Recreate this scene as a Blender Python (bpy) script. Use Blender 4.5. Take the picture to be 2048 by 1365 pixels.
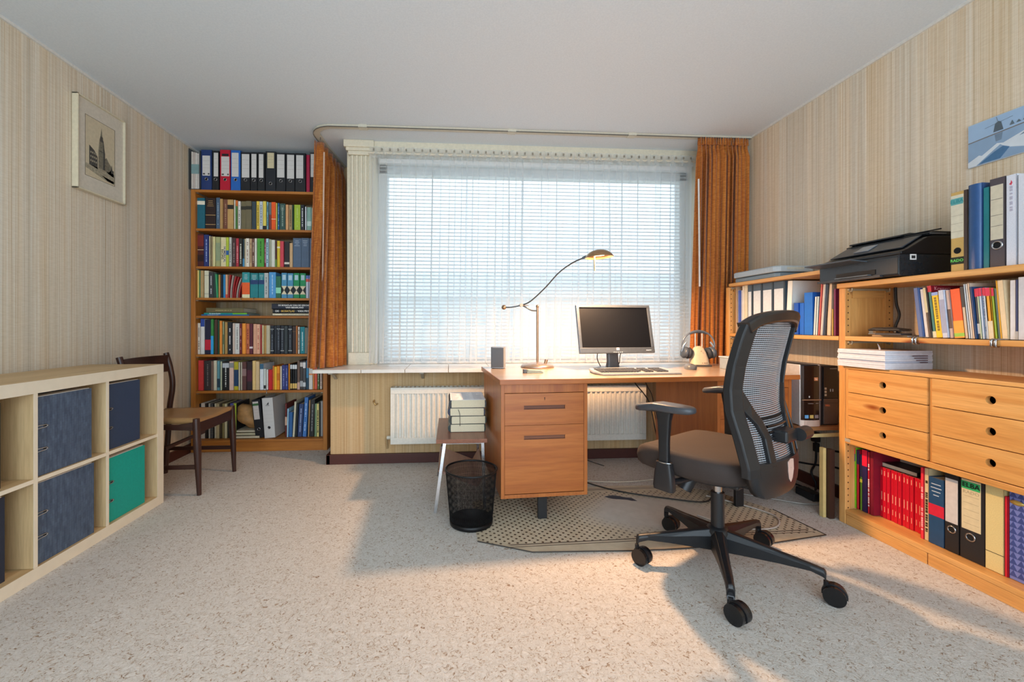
import bpy, bmesh, math, random
from mathutils import Vector, Matrix, Euler
random.seed(7)
for o in list(bpy.data.objects): bpy.data.objects.remove(o, do_unlink=True)
S = bpy.context.scene
COL = S.collection
PI = math.pi
R = math.radians

# ---------------------------------------------------------------- camera
cam = bpy.data.cameras.new('camera'); camo = bpy.data.objects.new('camera', cam); COL.objects.link(camo)
F_PX = 845.0
cam.sensor_fit = 'HORIZONTAL'; cam.sensor_width = 36.0; cam.lens = 36.0 * F_PX / 2048
cam.shift_x = 64.0 / 2048; cam.shift_y = -30.5 / 2048
cam.clip_start = 0.05; cam.clip_end = 200
camo.location = (0, 0, 1.008); camo.rotation_euler = (PI / 2, 0, -math.atan(60 / F_PX))
S.camera = camo
# ---------------------------------------------------------------- exposure, sky, daylight, added rear fill
S.view_settings.view_transform = 'Standard'; S.view_settings.look = 'None'
S.view_settings.gamma = 1.0; S.view_settings.use_curve_mapping = False
S.view_settings.exposure = 0.16
W = bpy.data.worlds.new('sky'); S.world = W; W.use_nodes = True
wn = W.node_tree; wn.nodes.clear()
wo = wn.nodes.new('ShaderNodeOutputWorld'); wb = wn.nodes.new('ShaderNodeBackground')
wb.inputs[0].default_value = (0.76, 0.89, 1.0, 1); wb.inputs[1].default_value = 1.9
wn.links.new(wb.outputs[0], wo.inputs[0])

def area(name, loc, rot, sx, sy, power, color, portal=False, shape='RECTANGLE'):
    l = bpy.data.lights.new(name, 'AREA'); l.shape = shape; l.size = sx
    if shape in ('RECTANGLE', 'ELLIPSE'): l.size_y = sy
    l.energy = power; l.color = color
    if portal: l.cycles.is_portal = True
    o = bpy.data.objects.new(name, l); o.location = loc; o.rotation_euler = rot; COL.objects.link(o); return o
area('portal_window', (0.72, 3.62, 1.52), (-PI / 2, 0, 0), 2.7, 1.7, 1, (1, 1, 1), True)
area('rear_fill_light', (0.1, -1.70, 1.22), (PI / 2, 0, 0), 3.6, 2.2, 100, (.72, .86, 1.0))  # added fill light behind the camera, brightens the whole room
area('portal_rear', (0.1, -1.45, 1.22), (PI / 2, 0, 0), 3.7, 2.3, 1, (1, 1, 1), True)

# ---------------------------------------------------------------- colour and materials
def lin(c):
    return c / 12.92 if c <= 0.04045 else ((c + 0.055) / 1.055) ** 2.4
def hx(h, g=1.0):
    return tuple(min(0.95, lin(int(h[i:i + 2], 16) / 255.0) * g) for i in (0, 2, 4)) + (1.0,)
MC = {}
def new(name):
    m = bpy.data.materials.new(name); m.use_nodes = True
    nt = m.node_tree; b = nt.nodes['Principled BSDF']
    return m, nt, b
def nd(nt, t, **kw):
    n = nt.nodes.new(t)
    for k, v in kw.items(): setattr(n, k, v)
    return n
def ramp(nt, fac, stops):
    r = nd(nt, 'ShaderNodeValToRGB'); e = r.color_ramp.elements
    while len(e) < len(stops): e.new(0.5)
    for i, (p, c) in enumerate(stops): e[i].position = p; e[i].color = c
    nt.links.new(fac, r.inputs[0]); return r
def tex(nt, scale, nscale, detail=4, rough=.55, dist=0.0, coord='Object'):
    tc = nd(nt, 'ShaderNodeTexCoord'); mp = nd(nt, 'ShaderNodeMapping'); mp.inputs['Scale'].default_value = scale
    no = nd(nt, 'ShaderNodeTexNoise'); no.inputs['Scale'].default_value = nscale; no.inputs['Detail'].default_value = detail
    no.inputs['Roughness'].default_value = rough; no.inputs['Distortion'].default_value = dist
    nt.links.new(tc.outputs[coord], mp.inputs[0]); nt.links.new(mp.outputs[0], no.inputs['Vector']); return no
def bump(nt, b, h, strength, dist=0.001):
    bu = nd(nt, 'ShaderNodeBump'); bu.inputs['Strength'].default_value = strength; bu.inputs['Distance'].default_value = dist
    nt.links.new(h, bu.inputs['Height']); nt.links.new(bu.outputs[0], b.inputs['Normal'])
def P(h, rough=.5, metal=0.0, g=1.0, var=.06, nscale=60, bmp=0.0, spec=.5):
    key = (h, rough, metal, g, var, nscale, bmp)
    if key in MC: return MC[key]
    m, nt, b = new('paint_' + h)
    c = hx(h, g); no = tex(nt, (1, 1, 1), nscale, 3)
    lo = tuple(v * (1 - var) for v in c[:3]) + (1,); hi = tuple(min(1, v * (1 + var)) for v in c[:3]) + (1,)
    r = ramp(nt, no.outputs[0], [(.3, lo), (.7, hi)]); nt.links.new(r.outputs[0], b.inputs['Base Color'])
    b.inputs['Roughness'].default_value = rough; b.inputs['Metallic'].default_value = metal
    b.inputs['Specular IOR Level'].default_value = spec
    if bmp: bump(nt, b, no.outputs[0], bmp)
    MC[key] = m; return m
def wood(name, c1, c2, c3, axis, rough=.42, g=1.0, knots=False, fine=70):
    key = ('w', name, axis)
    if key in MC: return MC[key]
    m, nt, b = new(name + '_' + axis)
    s = {'x': (.06, 1, 1), 'y': (1, .06, 1), 'z': (1, 1, .06)}[axis]
    n1 = tex(nt, s, 14, 5, .6, .8); n2 = tex(nt, s, fine * 2, 3, .6, 0)
    r = ramp(nt, n1.outputs[0], [(.28, hx(c1, g)), (.5, hx(c2, g)), (.72, hx(c3, g))])
    mx = nd(nt, 'ShaderNodeMix', data_type='RGBA', blend_type='MULTIPLY'); mx.inputs[0].default_value = .35
    r2 = ramp(nt, n2.outputs[0], [(.35, (.62, .55, .5, 1)), (.6, (1, 1, 1, 1))])
    nt.links.new(r.outputs[0], mx.inputs[6]); nt.links.new(r2.outputs[0], mx.inputs[7])
    out = mx.outputs[2]
    if knots:
        tc = nd(nt, 'ShaderNodeTexCoord'); mp = nd(nt, 'ShaderNodeMapping')
        mp.inputs['Scale'].default_value = {'x': (2.4, 7, .01), 'y': (.01, 2.6, 8), 'z': (.01, 9, 2.2)}[axis]
        vo = nd(nt, 'ShaderNodeTexVoronoi'); vo.inputs['Scale'].default_value = 1.0
        nt.links.new(tc.outputs['Object'], mp.inputs[0]); nt.links.new(mp.outputs[0], vo.inputs['Vector'])
        rk = ramp(nt, vo.outputs['Distance'], [(.04, hx('5a2c0e')), (.09, hx('a8642a')), (.16, (1, 1, 1, 1))])
        mk = nd(nt, 'ShaderNodeMix', data_type='RGBA', blend_type='MULTIPLY'); mk.inputs[0].default_value = .9
        nt.links.new(out, mk.inputs[6]); nt.links.new(rk.outputs[0], mk.inputs[7]); out = mk.outputs[2]
    nt.links.new(out, b.inputs['Base Color']); b.inputs['Roughness'].default_value = rough
    bump(nt, b, n2.outputs[0], .08)
    MC[key] = m; return m
def case_wood(ax): return wood('bookcase_pine', '9a5a1e', 'b8702a', 'c98538', ax, .45)
def pine(ax): return wood('lacquered_pine', 'cc8c48', 'dca25c', 'e8b470', ax, .4, 1.0, True)
def teak(ax): return wood('desk_teak_veneer', '9e562a', 'b06630', 'be743a', ax, .36)
def birch(ax): return wood('birch_foil', 'c2a274', 'cdae80', 'd6ba8e', ax, .5, 1.0)
def walnut(ax): return wood('dark_walnut', '2c1712', '3a2019', '4a2a20', ax, .35)

def wallpaper(name='grasscloth_wallpaper', tint=(1, 1, 1, 1)):
    m, nt, b = new(name)
    band = tex(nt, (1, 1, .0006), 9, 3, .6); fine = tex(nt, (1, 1, .0008), 75, 3, .7); thread = tex(nt, (1, 1, .004), 260, 2, .6)
    weave = tex(nt, (.10, .10, 1), 330, 2, .7); blotch = tex(nt, (1, 1, 1), 2.2, 3)
    r = ramp(nt, band.outputs[0], [(.34, hx('dbd4c6')), (.46, hx('e4dccd')), (.54, hx('e8dcc8')), (.66, hx('e4d5bc'))])
    o = r.outputs[0]
    for src, stops, f in ((fine, [(.34, hx('dcd0be')), (.46, hx('f3ece2')), (.60, (1, 1, 1, 1))], .6), (thread, [(.36, hx('e6d4ba')), (.54, (1, 1, 1, 1))], .6),
                          (weave, [(.35, (.84, .81, .76, 1)), (.6, (1, 1, 1, 1))], .5), (blotch, [(.3, (.95, .94, .94, 1)), (.7, (1, 1, 1, 1))], .6)):
        rr = ramp(nt, src.outputs[0], stops)
        mx = nd(nt, 'ShaderNodeMix', data_type='RGBA', blend_type='MULTIPLY'); mx.inputs[0].default_value = f
        nt.links.new(o, mx.inputs[6]); nt.links.new(rr.outputs[0], mx.inputs[7]); o = mx.outputs[2]
    mx = nd(nt, 'ShaderNodeMix', data_type='RGBA', blend_type='MULTIPLY'); mx.inputs[0].default_value = 1; mx.inputs[7].default_value = tint
    nt.links.new(o, mx.inputs[6]); o = mx.outputs[2]
    nt.links.new(o, b.inputs['Base Color']); b.inputs['Roughness'].default_value = .8
    b.inputs['Specular IOR Level'].default_value = .25
    bump(nt, b, weave.outputs[0], .35, .0012); return m
def carpet():
    m, nt, b = new('curly_loop_carpet')
    n1 = tex(nt, (1, 1, 1), 62, 5, .7, 1.8); n2 = tex(nt, (1, 1, 1), 260, 3, .7, .6); n3 = tex(nt, (1, 1, 1), 1.3, 3)
    r = ramp(nt, n1.outputs[0], [(.31, hx('7f6350')), (.39, hx('ae9a86')), (.43, hx('cdc6bd')), (.62, hx('dbd6d0'))])
    r2 = ramp(nt, n2.outputs[0], [(.30, (.68, .61, .54, 1)), (.48, (1, 1, 1, 1))])
    r3 = ramp(nt, n3.outputs[0], [(.3, (.94, .93, .92, 1)), (.7, (1, 1, 1, 1))])
    o = r.outputs[0]
    for rr, f in ((r2, .55), (r3, 1)):
        mx = nd(nt, 'ShaderNodeMix', data_type='RGBA', blend_type='MULTIPLY'); mx.inputs[0].default_value = f
        nt.links.new(o, mx.inputs[6]); nt.links.new(rr.outputs[0], mx.inputs[7]); o = mx.outputs[2]
    nt.links.new(o, b.inputs['Base Color']); b.inputs['Roughness'].default_value = .95
    b.inputs['Specular IOR Level'].default_value = .1
    bump(nt, b, n1.outputs[0], .8, .006); return m
def plaster():
    m, nt, b = new('ceiling_plaster')
    n = tex(nt, (1, 1, 1), 120, 4)
    r = ramp(nt, n.outputs[0], [(.3, hx('d3dbe1')), (.7, hx('dce3e8'))]); nt.links.new(r.outputs[0], b.inputs['Base Color'])
    b.inputs['Roughness'].default_value = .9; bump(nt, b, n.outputs[0], .25, .001); return m
def emis(h, strength):
    m, nt, b = new('glow_' + h); b.inputs['Base Color'].default_value = hx(h)
    b.inputs['Emission Color'].default_value = hx(h); b.inputs['Emission Strength'].default_value = strength; return m
def sheer():
    m, nt, b = new('sheer_net_curtain'); nt.nodes.remove(b)
    out = nt.nodes['Material Output']
    tr = nd(nt, 'ShaderNodeBsdfTransparent'); tl = nd(nt, 'ShaderNodeBsdfTranslucent'); df = nd(nt, 'ShaderNodeBsdfDiffuse')
    for s in (tl, df): s.inputs[0].default_value = (.90, .93, .95, 1)
    mA = nd(nt, 'ShaderNodeMixShader'); mA.inputs[0].default_value = .3
    nt.links.new(tl.outputs[0], mA.inputs[1]); nt.links.new(df.outputs[0], mA.inputs[2])
    lw = nd(nt, 'ShaderNodeLayerWeight'); lw.inputs[0].default_value = .35
    rp = nd(nt, 'ShaderNodeMapRange'); rp.inputs[1].default_value = 0; rp.inputs[2].default_value = .8
    rp.inputs[3].default_value = .32; rp.inputs[4].default_value = .85
    nt.links.new(lw.outputs['Facing'], rp.inputs[0])
    mx = nd(nt, 'ShaderNodeMixShader'); nt.links.new(rp.outputs[0], mx.inputs[0])
    nt.links.new(tr.outputs[0], mx.inputs[1]); nt.links.new(mA.outputs[0], mx.inputs[2]); nt.links.new(mx.outputs[0], out.inputs[0])
    return m
def slatm():
    m, nt, b = new('white_blind_slat'); nt.nodes.remove(b); out = nt.nodes['Material Output']
    tl = nd(nt, 'ShaderNodeBsdfTranslucent'); df = nd(nt, 'ShaderNodeBsdfDiffuse')
    no = tex(nt, (1, 1, 1), 30, 2); r = ramp(nt, no.outputs[0], [(.3, hx('dfe3e6')), (.7, hx('eceef0'))])
    nt.links.new(r.outputs[0], tl.inputs[0]); nt.links.new(r.outputs[0], df.inputs[0])
    mx = nd(nt, 'ShaderNodeMixShader'); mx.inputs[0].default_value = .22
    nt.links.new(df.outputs[0], mx.inputs[1]); nt.links.new(tl.outputs[0], mx.inputs[2]); nt.links.new(mx.outputs[0], out.inputs[0]); return m
def curtainm():
    m, nt, b = new('orange_curtain_weave')
    n1 = tex(nt, (1, 1, 7), 26, 4, .6, .6); n2 = tex(nt, (1, 1, .02), 60, 3); n3 = tex(nt, (1, 1, 6), 150, 3, .7)
    r = ramp(nt, n1.outputs[0], [(.3, hx('b8661e')), (.5, hx('d4802a')), (.7, hx('e49a44'))])
    r2 = ramp(nt, n2.outputs[0], [(.35, hx('c88a60')), (.6, (1, 1, 1, 1))])
    r3 = ramp(nt, n3.outputs[0], [(.35, (.7, .6, .55, 1)), (.6, (1, 1, 1, 1))]); o = r.outputs[0]
    for rr, f in ((r2, .5), (r3, .6)):
        mx = nd(nt, 'ShaderNodeMix', data_type='RGBA', blend_type='MULTIPLY'); mx.inputs[0].default_value = f
        nt.links.new(o, mx.inputs[6]); nt.links.new(rr.outputs[0], mx.inputs[7]); o = mx.outputs[2]
    nt.links.new(o, b.inputs['Base Color']); b.inputs['Roughness'].default_value = .8
    b.inputs['Sheen Weight'].default_value = .3
    out = nt.nodes['Material Output']; tl = nd(nt, 'ShaderNodeBsdfTranslucent'); nt.links.new(o, tl.inputs[0])
    ms = nd(nt, 'ShaderNodeMixShader'); ms.inputs[0].default_value = .22
    nt.links.new(b.outputs[0], ms.inputs[1]); nt.links.new(tl.outputs[0], ms.inputs[2]); nt.links.new(ms.outputs[0], out.inputs[0])
    bump(nt, b, n3.outputs[0], .4, .001); return m
def glassm():
    m, nt, b = new('window_glass'); nt.nodes.remove(b); out = nt.nodes['Material Output']
    tr = nd(nt, 'ShaderNodeBsdfTransparent'); tr.inputs[0].default_value = (.97, .98, .98, 1)
    gl = nd(nt, 'ShaderNodeBsdfGlossy'); gl.inputs['Roughness'].default_value = .02
    mx = nd(nt, 'ShaderNodeMixShader'); mx.inputs[0].default_value = .05
    nt.links.new(tr.outputs[0], mx.inputs[1]); nt.links.new(gl.outputs[0], mx.inputs[2]); nt.links.new(mx.outputs[0], out.inputs[0]); return m

# ---------------------------------------------------------------- mesh builder
class MB:
    def __init__(s): s.v = []; s.f = []; s.sm = []
    def add(s, vs, fs, smooth=False):
        n = len(s.v); s.v += [tuple(v) for v in vs]
        for f in fs: s.f.append(tuple(i + n for i in f)); s.sm.append(smooth)
        return s
    def box(s, x0, x1, y0, y1, z0, z1):
        vs = [(x, y, z) for z in (z0, z1) for y in (y0, y1) for x in (x0, x1)]
        return s.add(vs, [(0, 2, 3, 1), (4, 5, 7, 6), (0, 1, 5, 4), (2, 6, 7, 3), (0, 4, 6, 2), (1, 3, 7, 5)])
    def obox(s, c, ax, size):      # box centred at c with 3x3 axes
        ax = [Vector(a).normalized() for a in ax]; c = Vector(c); vs = []
        for k in (-.5, .5):
            for j in (-.5, .5):
                for i in (-.5, .5): vs.append(c + ax[0] * i * size[0] + ax[1] * j * size[1] + ax[2] * k * size[2])
        return s.add(vs, [(0, 2, 3, 1), (4, 5, 7, 6), (0, 1, 5, 4), (2, 6, 7, 3), (0, 4, 6, 2), (1, 3, 7, 5)])
    def bar(s, p, q, w, h=None, w2=None, h2=None, up=(0, 0, 1)):     # tapering rectangular bar
        p = Vector(p); q = Vector(q); h = w if h is None else h; w2 = w if w2 is None else w2; h2 = h if h2 is None else h2
        d = (q - p).normalized(); u = Vector(up)
        if abs(d.dot(u)) > .95: u = Vector((0, 1, 0))
        a = d.cross(u).normalized(); b = a.cross(d).normalized(); vs = []
        for (c, ww, hh) in ((p, w, h), (q, w2, h2)):
            for (i, j) in ((-1, -1), (1, -1), (1, 1), (-1, 1)): vs.append(c + a * i * ww / 2 + b * j * hh / 2)
        return s.add(vs, [(0, 3, 2, 1), (4, 5, 6, 7), (0, 1, 5, 4), (1, 2, 6, 5), (2, 3, 7, 6), (3, 0, 4, 7)])
    def tube(s, pts, r, n=8, caps=True):
        pts = [Vector(p) for p in pts]; m = len(pts); rs = r if isinstance(r, (list, tuple)) else [r] * m
        vs = []; prev = None
        for i, p in enumerate(pts):
            t = (pts[min(i + 1, m - 1)] - pts[max(i - 1, 0)]).normalized()
            if prev is None:
                u = Vector((0, 0, 1)) if abs(t.z) < .9 else Vector((0, 1, 0)); a = t.cross(u).normalized()
            else: a = (prev - t * prev.dot(t)).normalized()
            prev = a; b = t.cross(a)
            for k in range(n):
                an = 2 * PI * k / n; vs.append(p + (a * math.cos(an) + b * math.sin(an)) * rs[i])
        fs = [(i * n + k, i * n + (k + 1) % n, (i + 1) * n + (k + 1) % n, (i + 1) * n + k) for i in range(m - 1) for k in range(n)]
        s.add(vs, fs, True)
        if caps: s.add(vs[:n], [tuple(range(n))[::-1]]); s.add(vs[-n:], [tuple(range(n))])
        return s
    def lathe(s, prof, c=(0, 0, 0), n=32, sx=1, sy=1):
        vs = []
        for (r, z) in prof:
            for k in range(n):
                an = 2 * PI * k / n; vs.append((c[0] + r * math.cos(an) * sx, c[1] + r * math.sin(an) * sy, c[2] + z))
        m = len(prof)
        fs = [(i * n + k, i * n + (k + 1) % n, (i + 1) * n + (k + 1) % n, (i + 1) * n + k) for i in range(m - 1) for k in range(n)]
        return s.add(vs, fs, True)
    def cyl(s, p, q, r, r2=None, n=20): return s.tube([p, q], [r, r if r2 is None else r2], n)
    def prism(s, poly, a, b, axis='z'):
        def mk(u, v, w): return {'z': (u, v, w), 'y': (u, w, v), 'x': (w, u, v)}[axis]
        n = len(poly); vs = [mk(u, v, a) for u, v in poly] + [mk(u, v, b) for u, v in poly]
        fs = [tuple(range(n))[::-1], tuple(range(n, 2 * n))] + [(i, (i + 1) % n, n + (i + 1) % n, n + i) for i in range(n)]
        return s.add(vs, fs)
    def build(s, name, mat, parent=None, loc=(0, 0, 0), rot=(0, 0, 0), bevel=0, solid=0, fix=True):
        me = bpy.data.meshes.new(name); me.from_pydata(s.v, [], s.f)
        me.polygons.foreach_set('use_smooth', s.sm)
        if fix:
            bm = bmesh.new(); bm.from_mesh(me); bmesh.ops.recalc_face_normals(bm, faces=bm.faces); bm.to_mesh(me); bm.free()
        for mm in (mat if isinstance(mat, (list, tuple)) else [mat]): me.materials.append(mm)
        o = bpy.data.objects.new(name, me); o.location = loc; o.rotation_euler = rot; COL.objects.link(o)
        if parent: o.parent = parent
        if solid:
            md = o.modifiers.new('t', 'SOLIDIFY'); md.thickness = solid; md.offset = 0
        if bevel:
            md = o.modifiers.new('b', 'BEVEL'); md.width = bevel; md.segments = 2; md.limit_method = 'ANGLE'; md.angle_limit = R(40)
        return o
def bx(*a): return MB().box(*a)
def empty(name, loc=(0, 0, 0), rz=0, rot=None):
    o = bpy.data.objects.new(name, None); o.empty_display_size = .1; o.location = loc
    o.rotation_euler = rot if rot else (0, 0, rz); COL.objects.link(o); return o
LABELS = {}
def tag(o, label, cat, group=None, kind=None):
    o['label'] = label; o['category'] = cat
    if group: o['group'] = group
    if kind: o['kind'] = kind
    n = len(label.split())
    if n > 16 or n < 4: print('LABELLEN', n, label)
    if label in LABELS and not group: print('DUP', label)
    LABELS[label] = LABELS.get(label, 0) + 1
    if LABELS[label] > 1 and group and 'red-bound' not in group: print('DUPG', label)
    return o
def thing(name, label, cat, loc=(0, 0, 0), rz=0, group=None, rot=None):
    return tag(empty(name, loc, rz, rot), label, cat, group)
def struct(o): o['kind'] = 'structure'; return o
def text(s, size, mat, parent, loc, rot=(PI / 2, 0, 0), name='lettering', ext=.0003, sx=1.0, ax='CENTER', bold=0):
    cu = bpy.data.curves.new(name, 'FONT'); cu.body = s; cu.size = size; cu.extrude = ext; cu.align_x = ax; cu.align_y = 'CENTER'
    cu.offset = bold; cu.resolution_u = 2
    t = bpy.data.objects.new(name, cu); COL.objects.link(t)
    dg = bpy.context.evaluated_depsgraph_get(); me = bpy.data.meshes.new_from_object(t.evaluated_get(dg))
    COL.objects.unlink(t); bpy.data.objects.remove(t); me.materials.clear(); me.materials.append(mat)
    o = bpy.data.objects.new(name, me); COL.objects.link(o); o.parent = parent; o.location = loc; o.rotation_euler = rot; o.scale = (sx, 1, 1)
    return o
def superloop(rx, ry, n=4.0, k=40, cx=0, cy=0):
    pts = []
    for i in range(k):
        a = 2 * PI * i / k; c, s_ = math.cos(a), math.sin(a)
        pts.append((cx + rx * math.copysign(abs(c) ** (2 / n), c), cy + ry * math.copysign(abs(s_) ** (2 / n), s_)))
    return pts
def loft(mb, loops, smooth=True, caps=True):
    n = len(loops[0]); vs = [p for l in loops for p in l]
    fs = [(i * n + k, i * n + (k + 1) % n, (i + 1) * n + (k + 1) % n, (i + 1) * n + k) for i in range(len(loops) - 1) for k in range(n)]
    mb.add(vs, fs, smooth)
    if caps: mb.add(loops[0], [tuple(range(n))[::-1]], smooth); mb.add(loops[-1], [tuple(range(n))], smooth)
    return mb
def cat_rom(pts, n=8):
    pts = [Vector(p) for p in pts]; P_ = [pts[0]] + pts + [pts[-1]]; out = []
    for i in range(1, len(P_) - 2):
        for k in range(n):
            t = k / n; a, b, c, d = P_[i - 1], P_[i], P_[i + 1], P_[i + 2]
            out.append(.5 * ((2 * b) + (c - a) * t + (2 * a - 5 * b + 4 * c - d) * t * t + (3 * b - a - 3 * c + d) * t ** 3))
    out.append(pts[-1]); return out

BLACK = P('17181b', .45); BLACKP = P('1b1c1f', .38, 0, 1, .08, 200); CHROME = P('b8b8ba', .22, 1.0); STEEL = P('8e8a86', .35, 1.0)
PAPER = P('e4ddd0', .8); WHITE = P('e8e8e6', .5); CREAMP = P('d8cfba', .45)

# ================================================================ SETTING
XL, XR, YB, YW, HC = -2.07, 2.28, 3.89, 3.34, 2.44
WP = wallpaper(); WPO = wallpaper('warm_lit_unfaded_wallpaper', (.86, .68, .46, 1)); WPA = wallpaper('alcove_wallpaper', (.90, .76, .58, 1)); CE = plaster(); CP = carpet()  # brown tints put lamp warmth into the colour, over less faded paper
struct(bx(XL - .2, XR + .2, -1.6, 4.1, -.08, 0).build('floor', CP))
struct(bx(XL - .2, XR + .2, -1.6, 4.1, HC, HC + .12).build('ceiling', CE))
struct(bx(XL - .2, XL, -1.6, 4.1, 0, HC).build('wall_left', WP))
struct(bx(XR, XR + .2, -1.6, 4.1, 0, HC).build('wall_right', WP))
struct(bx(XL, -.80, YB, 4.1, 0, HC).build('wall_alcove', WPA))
w = MB(); w.box(-.80, -.58, YW + .02, 4.1, .7, HC); w.box(-.58, 2.03, YW + .02, 3.5, 2.36, HC); w.box(2.03, XR, YW + .02, 3.6, .7, HC)
struct(w.build('wall_window', P('dcd0b4', .6)))
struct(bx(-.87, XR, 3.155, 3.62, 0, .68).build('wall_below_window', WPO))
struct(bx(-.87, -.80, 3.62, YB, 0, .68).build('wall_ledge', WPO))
w = MB(); y0, y1 = -1.6, -1.45
w.box(XL, -1.75, y0, y1, 0, HC); w.box(1.95, XR, y0, y1, 0, HC); w.box(-1.75, 1.95, y0, y1, 2.36, HC); w.box(-1.75, 1.95, y0, y1, 0, .08)
struct(w.build('wall_rear', WP))
# glazed doors added behind the camera as an opening for fill light
w = MB()
for x in (-1.75, -.53, .69, 1.9): w.box(x, x + .05, -1.56, -1.5, .08, 2.36)
w.box(-1.75, 1.95, -1.56, -1.5, .08, .13); w.box(-1.75, 1.95, -1.56, -1.5, 2.31, 2.36)
rw = struct(w.build('window_2', WHITE)); bx(-1.7, 1.9, -1.535, -1.53, .13, 2.31).build('pane', glassm(), rw)
# ceiling trims and baseboards
TR = P('dcd8d0', .6); BB = P('4a2018', .5)
struct(bx(XL, XL + .012, -1.45, YB, HC - .014, HC).build('trim_1', TR))
struct(bx(XR - .012, XR, -1.45, YW, HC - .014, HC).build('trim_2', TR))
struct(bx(-.895, XR, 3.13, 3.155, 0, .07).build('baseboard_window', BB, bevel=.003))
struct(bx(-.895, -.87, 3.13, YB, 0, .07).build('baseboard_ledge', BB))
struct(bx(XL, XL + .018, -1.45, YB, 0, .07).build('baseboard_left', BB))
struct(bx(XR - .018, XR, -1.45, 3.13, 0, .07).build('baseboard_right', BB))
# window sill of separate tiles
sill = struct(empty('window_sill', (0, 0, 0)))
SM = P('d9d4cc', .3, 0, 1, .05, 25)
xs = [-.935, -.609, -.31, -.01, .29, .59, .89, 1.19, 1.49, 1.79, XR - .001]
for a, b in zip(xs[:-1], xs[1:]):
    back = 3.88 if a < -.9 else 3.46
    m = MB()
    if a < -.9:
        m.box(a, b - .003, 2.95, 3.34, .682, .706); m.box(a, -.805, 3.34, YB - .002, .682, .706)
    else: m.box(a, b - .003, 2.95, 3.46, .682, .706)
    m.build('sill_tile', SM, sill, bevel=.002)
for x in (-.83, -.2, .45, 1.3):
    bk = MB(); bk.bar((x, 3.15, .66), (x, 3.0, .675), .03, .012); bk.bar((x, 3.15, .62), (x, 3.05, .672), .02, .008)
    bk.build('sill_bracket', P('a89c8a', .5), sill)
# fluted pilaster with capital
pil = struct(empty('trim_3', (0, 0, 0)))
PM = P('dfd4bc', .5)
m = MB(); m.box(-.775, -.602, 3.345, 3.362, .706, 2.38)
for i in range(5):
    x = -.763 + i * .0335; m.box(x, x + .019, 3.328, 3.346, .80, 2.33)
m.build('shaft', PM, pil, bevel=.006)
bx(-.785, -.595, 3.322, 3.362, .706, .80).build('plinth', PM, pil, bevel=.004)
m = MB(); m.box(-.815, -.585, 3.30, 3.362, 2.385, HC); m.box(-.80, -.592, 3.31, 3.362, 2.36, 2.386); m.box(-.785, -.598, 3.318, 3.362, 2.33, 2.361)
m.build('capital', PM, pil, bevel=.005)
pr = struct(empty('trim_4', (0, 0, 0)))
m = MB(); m.box(2.06, 2.24, 3.345, 3.362, .706, 2.38)
for i in range(5):
    x = 2.072 + i * .0335; m.box(x, x + .019, 3.328, 3.346, .80, 2.33)
m.build('shaft', PM, pr, bevel=.006)
struct(bx(-.60, 2.06, 3.325, 3.362, 2.365, HC).build('trim_5', PM))
# window
WF = P('e6e8e8', .4)
win = struct(empty('window_1', (0, 0, 0)))
m = MB(); x0, x1, z0, z1 = -.58, 2.03, .706, 2.36; fx = .075
m.box(x0, x0 + fx, 3.48, 3.56, z0, z1); m.box(x1 - fx, x1, 3.48, 3.56, z0, z1); m.box(x0, x1, 3.46, 3.56, z0, z0 + .034); m.box(x0, x1, 3.48, 3.56, z1 - .12, z1)
m.build('window_frame', WF, win, bevel=.004)
bx(x0 + fx, x1 - fx, 3.515, 3.52, z0 + .034, z1 - .12).build('pane', glassm(), win)
# outside: pale lawn and distant hedge, seen only as a hint through blind and net
gr = struct(bx(-40, 40, 4.2, 60, -3.0, -2.9).build('ground_outside', P('cfd2c8', .9, 0, 1, .1, 2)))
hs_ = thing('terrace_house', 'pale row of houses across the street, blurred by blind and net', 'house', (0, 34, -2.9))
bx(-30, 30, 0, 6, 0, 6.2).build('wall', P('dfe2e3', .9, 0, 1, .05, 1), hs_)
MB().prism([(-.5, 6.2), (6.5, 6.2), (3, 8.6)], -30.4, 30.4, 'x').build('roof', P('d3d7d9', .9, 0, 1, .05, 2), hs_)
for i in range(18):
    for z in (1.0, 3.9): bx(-28.5 + i * 3.3, -26.9 + i * 3.3, -.04, .0, z, z + 1.3).build('window', P('c3cbd0', .6), hs_)
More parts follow.
